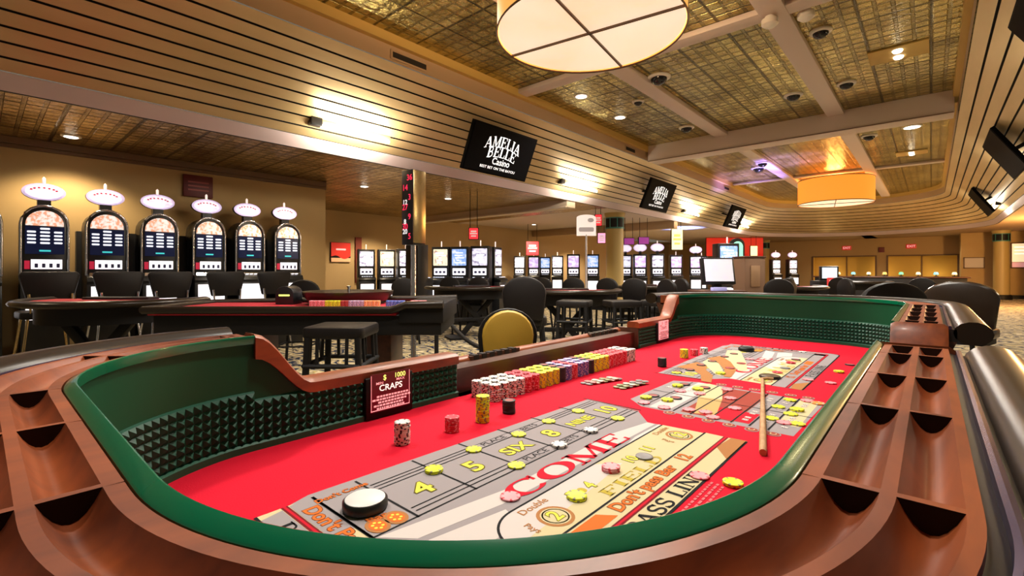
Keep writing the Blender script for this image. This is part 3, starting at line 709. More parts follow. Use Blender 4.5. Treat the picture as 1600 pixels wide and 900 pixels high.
# ------------------------------------------------------------------ chips, pucks, buttons
def chip_mesh(name, base, spot, r=.0205, h=.0033, inlay=None, nsp=6):
    n = 24; mb = MB().use(base)
    prof = [(r * .72, 0), (r - .0006, 0), (r, .0006), (r, h - .0006), (r - .0006, h), (r * .72, h), (r * .68, h - .0002)]
    rings = [[(q * math.cos(2 * PI * k / n), q * math.sin(2 * PI * k / n), z) for k in range(n)] for q, z in prof]
    per = n // nsp
    for k in range(n):
        mb.use(spot if k % per == 0 else base)
        for i in range(len(rings) - 1):
            a, b = rings[i], rings[i + 1]; j = (k + 1) % n
            mb.add([a[k], a[j], b[j], b[k]], [(0, 1, 2, 3)])
    mb.use(base).add(rings[0], [tuple(range(n))[::-1]]); mb.use(inlay or base).add(rings[-1], [tuple(range(n))])
    o = mb.build(name, smooth=50); me = o.data; bpy.data.objects.remove(o)
    bm = bmesh.new(); bm.from_mesh(me); bmesh.ops.remove_doubles(bm, verts=bm.verts, dist=1e-6); bmesh.ops.recalc_face_normals(bm, faces=bm.faces); bm.to_mesh(me); bm.free()
    return me
cw = mat('chip_white', (.80, .74, .70), .5); cr = mat('chip_red', (.68, .02, .05), .5); cy = mat('chip_yellow', (.80, .84, .01), .5)
ck = mat('chip_black', (.018, .016, .022), .5); cv = mat('chip_violet', (.13, .09, .40), .5); cp = mat('chip_pink', (.85, .32, .36), .5)
cg = mat('chip_grey', (.24, .22, .22), .5); cpl = mat('chip_lavender', (.62, .48, .60), .5); co_ = mat('chip_olive', (.28, .27, .12), .5)
cn = mat('chip_brick', (.36, .06, .05), .5)
CH = {'white': chip_mesh('poker_chip', cw, ck, inlay=cw), 'red': chip_mesh('poker_chip', cr, cp, inlay=cr), 'yellow': chip_mesh('poker_chip', cy, co_, inlay=cy),
      'black': chip_mesh('poker_chip', ck, ck, inlay=cn), 'violet': chip_mesh('poker_chip', cv, cpl, inlay=cpl), 'pink': chip_mesh('poker_chip', cp, cr, inlay=cp),
      'grey': chip_mesh('poker_chip', cg, cg, inlay=cg), 'lilac': chip_mesh('poker_chip', cpl, cv, inlay=cpl), 'brick': chip_mesh('poker_chip', cn, cr, inlay=cn), 'orange': chip_mesh('poker_chip', mat('chip_orange', (.85, .30, .05), .5), cw), 'blue': chip_mesh('poker_chip', mat('chip_blue', (.02, .12, .55), .5), cpl)}
CHIP_N = 0
def chips(color, x, y, n, label, group=None, z=TZ + .0015):
    global CHIP_N
    for k in range(n):
        o = bpy.data.objects.new('poker_chip', CH[color]); COL.objects.link(o); CHIP_N += 1
        o.location = (x + random.uniform(-.0006, .0006), y + random.uniform(-.0006, .0006), z + k * .00335); o.rotation_euler = (0, 0, random.uniform(0, 6.28))
        tag(o, label, 'poker chip', group or ('chips: ' + label if n > 1 else None))
# standing stacks
for c, x, y, n, lab in [('white', -1.03, .733, 17, 'white chip in the standing stack in front of the dark red limit sign'),
                        ('red', -1.005, .882, 12, 'red chip in the short standing stack between the white and the yellow stacks'),
                        ('yellow', -1.0, .998, 23, 'yellow chip in the tall standing stack in front of the white bank'),
                        ('black', -1.0, 1.115, 12, 'black chip in the standing stack right of the tall yellow stack'),
                        ('black', -.945, 2.13, 12, 'black chip in the standing stack at the far end of the bank'),
                        ('yellow', -.955, 2.42, 13, 'yellow chip in the standing stack below the small pink sign'),
                        ('red', -.945, 2.53, 9, 'red chip in the standing stack beyond the far yellow stack'),
                        ('white', -.925, 2.62, 9, 'white chip in the farthest standing stack by the pink sign')]:
    chips(c, x, y, n, lab)
# loose chips on the near layout
CELL = ['4', '5', 'SIX', '8', 'NINE', '10']
for c, x, y, n, lab in [
    ('yellow', -.834, .678, 2, 'yellow chip on the upper line between numbers 4 and 5 of the near layout'),
    ('yellow', -.857, .824, 1, 'yellow chip on the upper line between 5 and SIX of the near layout'),
    ('yellow', -.845, .982, 1, 'yellow chip over the upper PLACE BETS wording'),
    ('yellow', -.851, 1.126, 1, 'yellow chip on the upper line between 8 and NINE of the near layout'),
    ('yellow', -.842, 1.271, 1, 'yellow chip on the upper line between NINE and 10 of the near layout'),
    ('yellow', -.711, 1.287, 1, 'yellow chip on the lower line beside number 10 of the near layout'),
    ('yellow', -.714, .822, 1, 'yellow chip on the lower line between 5 and SIX above the COME letters'),
    ('white', -.713, .988, 2, 'white chip above letter O of COME on the lower bets line'),
    ('white', -.712, 1.137, 2, 'white chip above letter M of COME on the lower bets line'),
    ('pink', -.624, .700, 1, 'pink chip at the foot of the letter C of COME'),
    ('yellow', -.525, .786, 2, 'yellow chip in the field row beside the circled 2'),
    ('pink', -.54, .945, 3, 'pink chip in the short stack on the near field row'),
    ('grey', -.517, 1.065, 1, 'grey chip lying on the near field row'),
    ('pink', -.378, 1.045, 1, 'pink chip covering the end of PASS LINE'),
    ('yellow', -.312, 1.052, 2, 'yellow chip on bare red felt against the near rim'),
    ]: chips(c, x, y, n, lab)
# centre box
for c, x, y, n, lab in [
    ('yellow', -.752, 1.562, 2, 'yellow chip on the hardway box nearest the bank corner'), ('yellow', -.682, 1.58, 2, 'yellow chip on the near white hardway box'),
    ('yellow', -.738, 1.804, 2, 'yellow chip on the far grey hardway box'), ('yellow', -.659, 1.803, 2, 'yellow chip on the far white hardway box'),
    ('black', -.745, 1.607, 1, 'black chip beside the yellow one on the near grey hardway box'), ('black', -.672, 1.63, 1, 'black chip beside the yellow one on the near white hardway box'),
    ('black', -.728, 1.85, 1, 'black chip beside the yellow one on the far grey hardway box'), ('black', -.648, 1.845, 1, 'black chip beside the yellow one on the far white hardway box'),
    ('pink', -.73, 1.50, 1, 'pink chip at the cut corner of the proposition box'), ('pink', -.655, 1.49, 1, 'pink chip below the near white hardway box'),
    ('pink', -.70, 1.735, 1, 'pink chip below the far grey hardway box'), ('pink', -.632, 1.745, 1, 'pink chip below the far white hardway box'),
    ('pink', -.585, 1.52, 1, 'pink chip at the near end of the brown scroll'), ('pink', -.535, 1.53, 1, 'pink chip on the red square of the proposition box'),
    ('pink', -.478, 1.635, 1, 'pink chip on the brown field just left of the stick'), ('pink', -.528, 1.753, 1, 'pink chip midway along the brown field'),
    ('pink', -.575, 1.87, 1, 'pink chip at the far end of the brown field'), ('pink', -.50, 1.49, 1, 'pink chip touching the near row of printed circles'),
    ('yellow', -.377, 1.748, 1, 'yellow chip on the stripes right of the stick, nearest it'), ('yellow', -.323, 1.745, 2, 'yellow chip on the cream strip midway along the rim'),
    ('yellow', -.362, 1.598, 1, 'yellow chip at the near end of the right-hand bets'), ('pink', -.324, 1.576, 1, 'pink chip between two yellow chips near the rim'),
    ('yellow', -.292, 1.590, 1, 'yellow chip half hidden by the rim at the near right-hand bets'), ('pink', -.319, 1.894, 1, 'pink chip at the far end of the right-hand bets'),
    ('orange', -.286, 1.882, 1, 'orange chip against the rim at the far right-hand bets'), ('yellow', -.366, 1.865, 1, 'yellow chip at the far end of the right-hand bets'),
    ('yellow', -.329, 1.685, 1, 'yellow chip next to the midway pair on the cream strip')]: chips(c, x, y, n, lab)
# far layout
for c, x, y, n, lab in [
    ('yellow', -.837, 2.033, 1, 'yellow chip at the near grey corner of the far layout'), ('olive', 0, 0, 0, ''),
    ('black', -.816, 2.134, 1, 'black chip second along the upper row of the far layout'), ('black', -.817, 2.275, 1, 'black chip third along the upper row of the far layout'),
    ('black', -.81, 2.407, 1, 'black chip fourth along the upper row of the far layout'), ('black', -.805, 2.58, 1, 'black chip fifth along the upper row of the far layout'),
    ('black', -.795, 2.70, 1, 'black chip next to the big black puck of the far layout'), ('black', -.842, 2.055, 1, 'black chip touching the yellow one at the far layout grey corner'),
    ('brick', -.692, 2.294, 1, 'brick red chip nearest on the lower row of the far layout'), ('brick', -.687, 2.445, 1, 'brick red chip in the middle of the lower row of the far layout'),
    ('pink', -.688, 2.591, 1, 'pink chip farthest on the lower row of the far layout'), ('yellow', -.686, 2.144, 2, 'yellow chip on the lower row by the far layout edge'),
    ('red', -.507, 2.336, 1, 'red chip on the far field row next to the dark puck'), ('grey', -.503, 2.461, 1, 'grey chip midway along the far field row'),
    ('red', -.509, 2.616, 2, 'red chip in the pair on the far field row'), ('black', -.509, 2.733, 1, 'black chip farthest on the far field row'),
    ('pink', -.379, 2.262, 1, 'pink chip on the pass line strip of the far layout'), ('yellow', -.306, 2.526, 2, 'yellow chip on bare felt at the right of the far layout'),
    ('pink', -.300, 2.258, 1, 'pink chip on bare felt at the right of the far layout'), ('black', -.290, 2.755, 1, 'black chip on bare felt by the far right rim'),
    ('white', -.530, 3.015, 1, 'white chip on bare felt beyond the far layout')]:
    if n: chips(c, x, y, n, lab)
def puck(x, y, r, h, rim, top, lab):
    o = root('puck', (x, y, TZ + .0015)); tag(o, lab, 'puck')
    MB().lathe([(r * .9, 0), (r, .003), (r, h - .003), (r * .92, h), (r * .88, h - .0006)], n=40).build('rim', rim, o, smooth=50)
    MB().lathe([(r * .885, h - .004), (r * .885, h + .0002), (r * .86, h + .001)], n=40).build('face', top, o, smooth=50)
puck(-.802, .487, .0415, .019, m_black, mat('puck_white', (.82, .80, .78), .4), 'large white faced puck with black rim on the near layout')
puck(-.775, 2.853, .041, .019, m_black, m_blackm, 'large black puck at the far corner of the far layout')
puck(-.507, 2.203, .041, .010, m_black, mat('puck_bronze', (.10, .06, .02), .4), 'flat dark puck on the near end of the far field row')
# fanned lammer buttons
lm = {}
for nm, m in (('grey', cg), ('olive', co_), ('rose', mat('button_rose', (.55, .22, .20), .5)), ('ivory', mat('button_ivory', (.62, .56, .44), .5))):
    o = MB().lathe([(.0125, 0), (.014, .001), (.014, .003), (.0125, .004)], n=20).build('lammer_button', m, smooth=50); lm[nm] = o.data; bpy.data.objects.remove(o)
for (x0, y0, dx, dy, cols, lab) in ((-1.035, 1.60, .006, .0185, ['grey', 'rose', 'ivory', 'ivory', 'olive', 'olive', 'rose', 'ivory', 'grey'], 'small button in the fanned row nearer the bank'),
                                    (-.905, 1.63, .004, .0185, ['olive', 'olive', 'grey', 'ivory', 'olive', 'grey', 'olive', 'grey'], 'small button in the fanned row nearer the proposition box')):
    for k, c in enumerate(cols):
        for j in range(2):
            o = bpy.data.objects.new('lammer_button', lm[c]); COL.objects.link(o)
            o.location = (x0 + dx * k + .026 * j, y0 + dy * k, TZ + .0015 + .0042 * (k % 2) + .0003 * k); tag(o, lab, 'button', 'buttons: ' + lab)
# chip bank along the dealers' side: 3 stacks deep, 17 chips high
BANK = [('white', 4)] + [('red', 2), ('yellow', 3), ('black', 1), ('violet', 1), ('red', 1), ('violet', 2), ('black', 1), ('yellow', 3), ('red', 4), ('white', 2)]
rest = []; y = 1.185; pitch = .0432; NH = 17; first = True; seq = 0
for c, n in BANK:
    for k in range(n):
        for depth in range(3):
            x = -1.128 - .0432 * depth
            if seq < 6 and depth == 0 or seq == 0 and depth == 1: chips(c, x, y, NH, f"{c} chip in the bank's {'front' if depth == 0 else 'second'} row, {['first', 'second', 'third', 'fourth', 'fifth', 'sixth'][seq]} stack from its near end")
            else: rest.append((c, x, y))
        y += pitch; seq += 1
def merge_stacks(name, stacks, nh, z0, loc, label, cat, hs=.00335):
    mb = MB(); 
    for c, x, y in stacks:
        me = CH[c]
        for k in range(nh):
            a = random.uniform(0, 6.28); ca, sa = math.cos(a), math.sin(a); base = len(mb.v)
            mb.v += [(x - loc[0] + v.co.x * ca - v.co.y * sa, y - loc[1] + v.co.x * sa + v.co.y * ca, z0 - loc[2] + v.co.z + k * hs) for v in me.vertices]
            for p in me.polygons:
                mt = me.materials[p.material_index]
                if mt not in mb.mats: mb.mats.append(mt)
                mb.f.append(tuple(i + base for i in p.vertices)); mb.m.append(mb.mats.index(mt))
    o = mb.build(name, loc=loc, smooth=0); return tag(o, label, cat, None, 'stuff')
merge_stacks('poker_chips', rest, NH, TZ + .0015, (-1.15, 1.7, TZ + .0015), 'remaining stacked chips of the coloured bank along the dealer side', 'poker chips')

# ------------------------------------------------------------------ placing helpers for the room: column u of the photograph at depth d
CY, SY = math.cos(YAW), math.sin(YAW)
def px(u, d): l = (u - 800) / F * d; return (l * CY - d * SY, l * SY + d * CY)
def zz(v, d): return CZ - (v - Y0) / F * d
FACE = YAW                                        # rotation that turns a front (-y) towards the viewer
# ------------------------------------------------------------------ drum lamps
m_drumw = mat('lamp_diffuser_glow', (1, .86, .66), .6, emit=.72, noise=(1.3, (1, .72, .46), .35, .75, (1, 1, 1)))
m_drums = mat('lamp_shade_amber', (.85, .42, .10), .7, emit=.85, ecol=(1, .50, .12))
m_drumf = mat('lamp_shade_fiery', (.55, .20, .03), .7, emit=1.0, ecol=(1, .31, .03))
def drum(x, y, z, R, h, lab, shade, e, up, upc):
    o = root('drum_pendant', (x, y, z)); tag(o, lab, 'pendant lamp', 'drum pendant lamps')
    MB().lathe([(R, .0), (R, h)], n=64, caps=False).build('shade', shade, o, smooth=60)
    MB().lathe([(R * .985, .03), (R * .985, .012)], n=64).build('diffuser', m_drumw, o, smooth=60)
    mb = MB()
    for zz_ in (0, h): 
        mb.loft([[(r * math.cos(2 * PI * k / 64), r * math.sin(2 * PI * k / 64), q) for k in range(64)] for r, q in ((R + .004, zz_ - .012), (R + .012, zz_), (R + .004, zz_ + .012), (R - .006, zz_), (R + .004, zz_ - .012))], True, False)
    mb.build('rim_ring', m_trim, o, smooth=60)
    mb = MB()
    for a in (.15, .15 + PI / 2): mb.box(-R, R, -.009, .009, -.006, .016, Matrix.Rotation(a, 4, 'Z'))
    mb.build('cross_frame', m_trim, o, smooth=0)
    mb = MB(); mb.lathe([(.012, .02), (.012, 4.1 - z - .03), (.09, 4.1 - z - .03), (.09, 4.1 - z)], n=16); mb.build('stem', m_trim, o)
    l = lamp('drum_pendant_light', 'AREA', (x, y, z - .03), e, WHITE, R * 1.8)
    lamp('drum_pendant_uplight', 'POINT', (x, y, z + h - .04), up, upc, .2)
drum(-2.3, 3.65, 3.33, .83, .46, 'large drum pendant lamp hanging above the craps table', m_drums, 150, 135, WARM)
drum(-2.2, 17.4, 3.25, .98, .72, 'glowing orange drum pendant lamp at the far end of the hall', m_drumf, 420, 75, (1, .48, .12))
# ------------------------------------------------------------------ screens hung on the slats
m_lcd = mat('screen_black', (.003, .003, .004), .6, spec=.05)
m_txt = mat('screen_lettering_glow', (.95, .95, .95), .4, emit=1.0)
def tv(x, y, z, side, w, h, lab, logo):
    o = root('television', (x, y, z)); o.rotation_euler = (math.radians(23 if side > 0 else 32), 0, PI / 2 * side); tag(o, lab, 'television', 'televisions on the slatted soffit')
    MB().box(-w / 2, w / 2, 0, .06, -h / 2, h / 2).build('housing', m_lcd, o, bevel=.008)
    mb = MB().use(m_lcd); mb.box(-w / 2 + .025, w / 2 - .025, -.006, 0, -h / 2 + .03, h / 2 - .03)
    if logo:
        k = w / 1.5; mb.use(m_txt); T = plane_at((0, -.008, 0), (1, 0, 0), (0, 0, 1))
        arc = lambda X, Y: (X, Y + .055 * k - .42 / k * X * X)
        put_serif(mb, 'AMELIA', T @ Matrix.Translation((-.02 * k, .11 * k, 0)), .82 * k, .165 * k, arc)
        put_serif(mb, 'BELLE', T @ Matrix.Translation((.0, -.05 * k, 0)), .66 * k, .165 * k, arc)
        put_text(mb, 'Casino', T @ Matrix.Translation((.03 * k, -.155 * k, 0)) @ Matrix.Shear('XZ', 4, (0, 0)), .15 * k, 1.0)
        put_text(mb, 'BEST BET ON THE BAYOU', T @ Matrix.Translation((0, -.265 * k, 0)), .058 * k, 1.22)
    mb.build('display', parent=o, smooth=0)
    mb = MB(); mb.box(-.12, .12, .06, .09, -.12, .12); mb.box(-.03, .03, .09, .56, -.03, .03); mb.build('mount_arm', m_blackm, o, bevel=.004)
for args in [(-5.28, 5.72, 3.13, 1, 1.52, .76, 'television with the white casino lettering, nearest on the left slats', True),
             (-5.28, 11.75, 3.13, 1, 1.52, .78, 'television with the white casino lettering beside the round column', True),
             (-5.30, 18.2, 3.12, 1, 1.60, .80, 'television with the white casino lettering, farthest on the left slats', True),
             (.90, 11.4, 3.13, -1, 1.52, .78, 'black television seen edge-on high on the right slats', False),
             (1.02, 18.6, 3.10, -1, 1.52, .80, 'black television seen edge-on farther along the right slats', False),
             (.72, 5.9, 3.25, -1, 1.3, .66, 'black television cut by the upper right edge of the picture', False)]: tv(*args)
m_tube = mat('fluorescent_tube_glow', (1, .86, .50), .5, emit=15)
def strip(x, y0, y1, z, side, lab):
    o = root('strip_light', (x, (y0 + y1) / 2, z)); tag(o, lab, 'strip light', 'strip lights on the slats'); L = (y1 - y0) / 2
    MB().box(-.04, .04, -L, L, -.035, .03).build('housing', m_fascia, o, bevel=.006)
    MB().tube([(side * .02, -L + .05, -.06), (side * .02, L - .02, -.06)], .027, 12).build('tube', m_tube, o, smooth=60)
    l = lamp('strip_light_glow', 'AREA', (x + side * .20, (y0 + y1) / 2, z - .22), 34, (1, .90, .70), .08, rot=(0, side * math.radians(180 - 32), 0)); l.data.shape = 'RECTANGLE'; l.data.size = .1; l.data.size_y = L * 1.8
    MB().box(-.055, .055, -L - .10, -L + .05, -.07, .05).build('end_cap', m_black, o, bevel=.006)
for x, a, b, z, s, lab in [(-6.02, 2.95, 4.05, 3.16, 1, 'lit strip light on the left slats before the first television'), (-6.02, 8.45, 9.85, 3.16, 1, 'lit strip light between the first two left televisions'),
                           (-6.02, 15.2, 16.5, 3.16, 1, 'lit strip light between the last two left televisions'), (-6.02, 21.2, 22.4, 3.16, 1, 'farthest lit strip light on the left slats'),
                           (1.42, 12.2, 13.5, 3.13, -1, 'lit strip light below the nearer right-hand television'), (1.42, 19.2, 20.4, 3.13, -1, 'lit strip light below the farther right-hand television'),
                           (1.42, 6.6, 7.8, 3.13, -1, 'nearest lit strip light on the right slats')]: strip(x, a, b, z, s, lab)
# fascia vents
for y, w, lab in ((3.67, .52, 'dark air vent high on the tan fascia, nearest'), (9.6, .42, 'dark air vent on the fascia beside the cross beam'), (16.2, .45, 'dark air vent on the fascia, farthest')):
    o = root('air_vent', (-5.0, y, 3.88)); tag(o, lab, 'vent')
    MB().box(0, .012, -w / 2 - .03, w / 2 + .03, -.06, .06).build('frame', m_fascia, o, bevel=.003)
    mb = MB(); mb.box(.012, .014, -w / 2, w / 2, -.035, .035)
    mb.build('grille', m_dark, o, smooth=0)
# ------------------------------------------------------------------ ceiling fittings
m_glass = mat('dome_black', (.01, .01, .012), .08); m_ivory = mat('fitting_ivory', (.82, .77, .68), .4)
for x, y, r, lab in [(-3.05, 6.76, .17, 'black security camera dome nearest the big drum lamp'), (-3.75, 7.49, .10, 'small security dome near the left ceiling edge'), (-3.7, 9.5, .15, 'security dome just before the cross beam on the left'),
                     (-1.7, 8.92, .14, 'security dome left of the long ceiling beam'), (-1.0, 6.76, .12, 'security dome right of the long beam, nearest'), (-.98, 8.9, .13, 'security dome right of the long beam before the cross beam'),
                     (-3.64, 14.6, .2, 'security dome in the purple lit ceiling beyond the cross beam'), (-1.0, 12.7, .15, 'security dome beyond the cross beam on the right'), (-3.3, 13.6, .16, 'second security dome in the purple lit ceiling')]:
    o = root('security_camera', (x, y, 4.1 if abs(x + 3.3) > .14 else 4.02)); tag(o, lab, 'security camera', 'ceiling security domes')
    MB().lathe([(r, 0), (r, -.02), (r * .86, -.035), (r * .70, -.03)], n=28).build('trim_ring', m_ivory, o)
    MB().lathe([(r * .70 * math.cos(a * PI / 12), -.03 - r * .55 * math.sin(a * PI / 12)) for a in range(7)][:-1] + [(.004, -.03 - r * .55)], n=28).build('dome', m_glass, o, smooth=60)
for x, y, lab in ((-1.34, 5.83, 'cream smoke detector on the beam crossing'), (-1.04, 6.1, 'cream smoke detector right of the beam crossing')):
    o = MB().lathe([(.05, 0), (.05, -.03), (.085, -.035), (.085, -.09), (.05, -.12), (.01, -.125)], n=24).build('smoke_detector', m_ivory, loc=(x, y, 4.02 if x < -1.1 else 4.1)); tag(o, lab, 'smoke detector')
m_bulb = mat('bulb_glow', (1, .93, .78), .4, emit=9)
for x, y, w, l, lab in ((-.33, 8.1, .62, .5, 'gold ceiling panel with two bright spot lamps, nearer'), (-.36, 15.2, .6, .5, 'plain gold ceiling panel beyond the cross beam')):
    o = root('ceiling_light', (x, y, 4.1)); tag(o, lab, 'ceiling light')
    MB().box(-w / 2, w / 2, -l / 2, l / 2, -.02, 0).build('panel', m_gold, o, bevel=.004)
    for k in (-1, 1): MB().lathe([(.055, -.02), (.055, -.03), (.045, -.045), (.01, -.05)], c=(0, k * min(.12, l / 2) if l < 1 else k * .5, 0), n=18).build('bulb', m_bulb, o)
def downlight(x, y, z, lab, r=.07):
    o = root('downlight', (x, y, z)); tag(o, lab, 'downlight', 'recessed downlights')
    MB().lathe([(r + .03, 0), (r + .03, -.006), (r, -.012)], n=24).build('trim_ring', m_ivory, o); MB().lathe([(r, -.012), (r * .7, -.018), (.005, -.02)], n=20).build('lens', m_bulb, o)
downlight(-4.35, 6.65, 4.1, 'recessed downlight by the left ceiling edge near the big drum lamp', .09)
downlight(-4.4, 8.05, 4.1, 'recessed downlight by the left ceiling edge before the cross beam', .09)
downlight(-.29, 12.5, 4.1, 'recessed downlight beyond the cross beam', .13)
for x, y, lab in ((-8.05, .78, 'recessed downlight above the left slot machine row'), (-8.43, 5.1, 'recessed downlight just past the end of the slot machine wall'), (-9.0, 6.7, 'recessed downlight left of the brass sign post top'),
                  (-8.4, 7.25, 'recessed downlight right of the brass sign post top'), (-10.8, 13.4, 'recessed downlight beyond the hanging beam'), (-8.5, 17.2, 'recessed downlight right of the round column')): downlight(x, y, 2.88, lab)
# ------------------------------------------------------------------ slot machines
m_fan = mat('top_glass_glow', (.95, .42, .26), .3, emit=.8, noise=(30, (1, .95, .90), .45, .56, (1, 1, 1)))
m_blue = mat('pay_screen_blue', (.006, .012, .06), .2, emit=.25)
m_cell = mat('pay_cell_glow', (.80, .85, 1), .3, emit=1.1)
m_cyan = mat('display_cyan_glow', (.05, .55, .6), .3, emit=.9)
m_reel = mat('reel_white_glow', (.95, .92, .98), .3, emit=1.15)
m_reelb = mat('reel_symbol_dark', (.05, .05, .14), .3)
m_card = mat('card_red_glow', (.55, .02, .06), .3, emit=.5)
m_oval = mat('oval_topper_glow', (1, .93, 1), .3, emit=.85, noise=(26, (.72, .42, .72), .48, .68, (1, 1, 1)))
m_ovalr = mat('oval_rim_violet', (.75, .62, .95), .4, emit=.6)
m_candle = mat('candle_glow', (1, .80, .72), .4, emit=.9)
def slot_round():
    o = root('slot_machine')
    mb = MB().use(m_black); T = XZ.copy(); W = .42
    mb.prism(arch(W, 1.53, .23), -.42, -.10, Matrix.Translation((0, -.10, .45)) @ T) if False else None
    mb.v, mb.f, mb.m = [], [], []
    mb.prism([(x, y + .45) for x, y in arch(W, 1.53, .22)], -.22, .14, T)             # upright cabinet with a round head
    mb.box(-W / 2, W / 2, -.24, .22, 0, 1.05); mb.prism([(-.24, 1.02), (-.26, 1.06), (-.24, 1.12), (-.14, 1.15), (.0, 1.15), (.0, 1.02)], -W / 2, W / 2, Matrix(((0, 0, 1, 0), (1, 0, 0, 0), (0, 1, 0, 0), (0, 0, 0, 1))))
    mb.build('cabinet', parent=o, bevel=.008)
    pts = [(-W / 2, -.15, 1.14)] + [(-x, -.15, y + .45) for x, y in arch(W, 1.53, .22)[2:]] + [(W / 2, -.15, 1.14)]
    pts = [(x * .98, y, z) for x, y, z in pts]
    MB().tube(pts, .013, 8).build('chrome_arch', m_chrome, o, smooth=60)
    MB().prism([(x, y + 1.74) for x, y in [(-.165, 0), (.165, 0)] + [(.165 * math.cos(PI * k / 14), .02 + .165 * math.sin(PI * k / 14)) for k in range(15)]], .14, .152, T).build('top_glass', m_fan, o, smooth=0)
    mb = MB().use(m_blue).prism([(-.17, 1.40), (.17, 1.40), (.17, 1.73), (-.17, 1.73)], .14, .149, T); mb.use(m_cell)
    for cx, z0, n, w in ((0, 1.705, 5, .085), (-.115, 1.665, 4, .075), (.115, 1.665, 4, .075)):
        for k in range(n): mb.prism(rrect(w, .022, .008, 3, cx, z0 - .043 * k), .149, .151, T)
    mb.use(m_cyan).prism(rrect(.10, .02, .004, 3, 0, 1.44), .149, .151, T); mb.build('pay_screen', parent=o, smooth=0)
    mb = MB().use(m_reel).prism([(-.12, 1.22), (.15, 1.22), (.15, 1.335), (-.12, 1.335)], .14, .150, T); mb.use(m_reelb)
    for k in range(4): mb.prism(rrect(.030, .05, .006, 3, -.075 + .063 * k, 1.262), .150, .152, T)
    mb.use(m_card).prism([(-.175, 1.22), (-.13, 1.22), (-.13, 1.32), (-.175, 1.32)], .14, .151, T); mb.build('reel_window', parent=o, smooth=0)
    mb = MB().use(m_chrome); mb.prism(rrect(.36, .055, .01, 3, 0, 0), 0, .006, plane_at((0, -.19, 1.146), (1, 0, 0), (0, .3, .9))); mb.use(m_reel)
    for k in range(5): mb.box(-.14 + .06 * k, -.10 + .06 * k, -.212, -.188, 1.147, 1.158)
    mb.build('button_deck', parent=o, smooth=0)
    MB().prism([(-.17, .62), (.17, .62), (.17, 1.0), (-.17, 1.0)], .24, .247, T).build('belly_glass', m_reel, o, smooth=0)
    mb = MB().use(m_black); mb.box(-.06, .06, -.05, .05, 1.95, 2.06); mb.prism(ell(.195, .105, 32, 0, 2.16), -.04, .03, T); mb.build('topper_housing', parent=o, smooth=40)
    mb = MB().use(m_ovalr).prism(ell(.195, .105, 32, 0, 2.16), .03, .036, T); mb.use(m_oval).prism(ell(.165, .083, 32, 0, 2.16), .036, .040, T); mb.use(m_card)
    for k in range(7): a = PI * (.15 + .7 * k / 6); mb.prism(ell(.013, .010, 8, -.125 * math.cos(a), 2.16 + .05 * math.sin(a)), .040, .041, T)
    mb.build('oval_topper', parent=o, smooth=0)
    MB().lathe([(.012, 2.26), (.016, 2.28), (.016, 2.33), (.004, 2.345)], n=12).build('candle', m_candle, o)
    return o
def slot_square(top, scale=1, oval=False, seed=0):
    o = root('slot_machine'); mb = MB().use(m_black); T = XZ; W = .50
    mb.box(-W / 2, W / 2, -.08, .22, .5, 1.74); mb.box(-W / 2, W / 2, -.22, .22, 0, .98)
    mb.prism([(-.24, .94), (-.26, .98), (-.22, 1.03), (.0, 1.05), (.0, .94)], -W / 2, W / 2, Matrix(((0, 0, 1, 0), (1, 0, 0, 0), (0, 1, 0, 0), (0, 0, 0, 1)))); mb.build('cabinet', parent=o, bevel=.01)
    mb = MB().use(top).prism(rrect(.40, .37, .015, 3, 0, 1.50), .08, .09, T)
    mb.use(m_cell); r = random.Random(seed)
    for k in range(5): mb.prism(rrect(r.uniform(.06, .3), .028, .006, 2, r.uniform(-.04, .04), 1.38 + .055 * k), .09, .092, T)
    mb.build('top_screen', parent=o, smooth=0)
    mb = MB().use(m_reel).prism(rrect(.36, .15, .012, 3, 0, 1.18), .08, .09, T); mb.use(m_reelb)
    for k in range(3): mb.prism(rrect(.07, .05, .01, 3, -.11 + .11 * k, 1.17), .09, .092, T)
    mb.build('reel_screen', parent=o, smooth=0)
    MB().prism(rrect(.38, .30, .01, 3, 0, .72), .22, .228, T).build('belly_glass', m_reel, o, smooth=0)
    mb = MB().use(m_chrome); mb.box(-.19, .19, -.23, -.13, 1.035, 1.05); mb.use(m_cell)
    for k in range(5): mb.box(-.15 + .065 * k, -.11 + .065 * k, -.215, -.17, 1.05, 1.06)
    mb.build('button_deck', parent=o, smooth=0)
    if oval:
        mb = MB().use(m_black); mb.box(-.05, .05, -.03, .05, 1.74, 1.86); mb.use(m_ovalr).prism(ell(.25, .13, 28, 0, 1.95), -.03, .03, T); mb.use(m_oval).prism(ell(.21, .10, 28, 0, 1.95), .03, .036, T); mb.build('oval_topper', parent=o, smooth=40)
    MB().lathe([(.012, (2.08 if oval else 1.74)), (.016, (2.09 if oval else 1.76)), (.016, (2.15 if oval else 1.86)), (.004, (2.17 if oval else 1.87))], n=12).build('candle', m_candle, o)
    return o
PR = slot_round()
m_tw = mat('top_screen_white', (.80, .80, .95), .3, emit=.85, noise=(14, (.25, .22, .38), .52, .66, (1, 1, 1))); m_tb = mat('top_screen_blue', (.25, .42, .85), .3, emit=.9, noise=(12, (.8, .85, .95), .5, .66, (1, 1, 1))); m_tp = mat('top_screen_violet', (.62, .42, .90), .3, emit=.9, noise=(13, (.9, .85, .95), .46, .6, (1, 1, 1))); m_ty = mat('top_screen_cream', (.95, .86, .62), .3, emit=.85, noise=(12, (.45, .30, .25), .52, .66, (1, 1, 1)))
PS = {'w': slot_square(m_tw, seed=1), 'b': slot_square(m_tb, seed=2), 'p': slot_square(m_tp, seed=3), 'y': slot_square(m_ty, seed=4), 'o': slot_square(m_tw, oval=True, seed=5), 'q': slot_square(m_tp, oval=True, seed=6)}
USED = set()
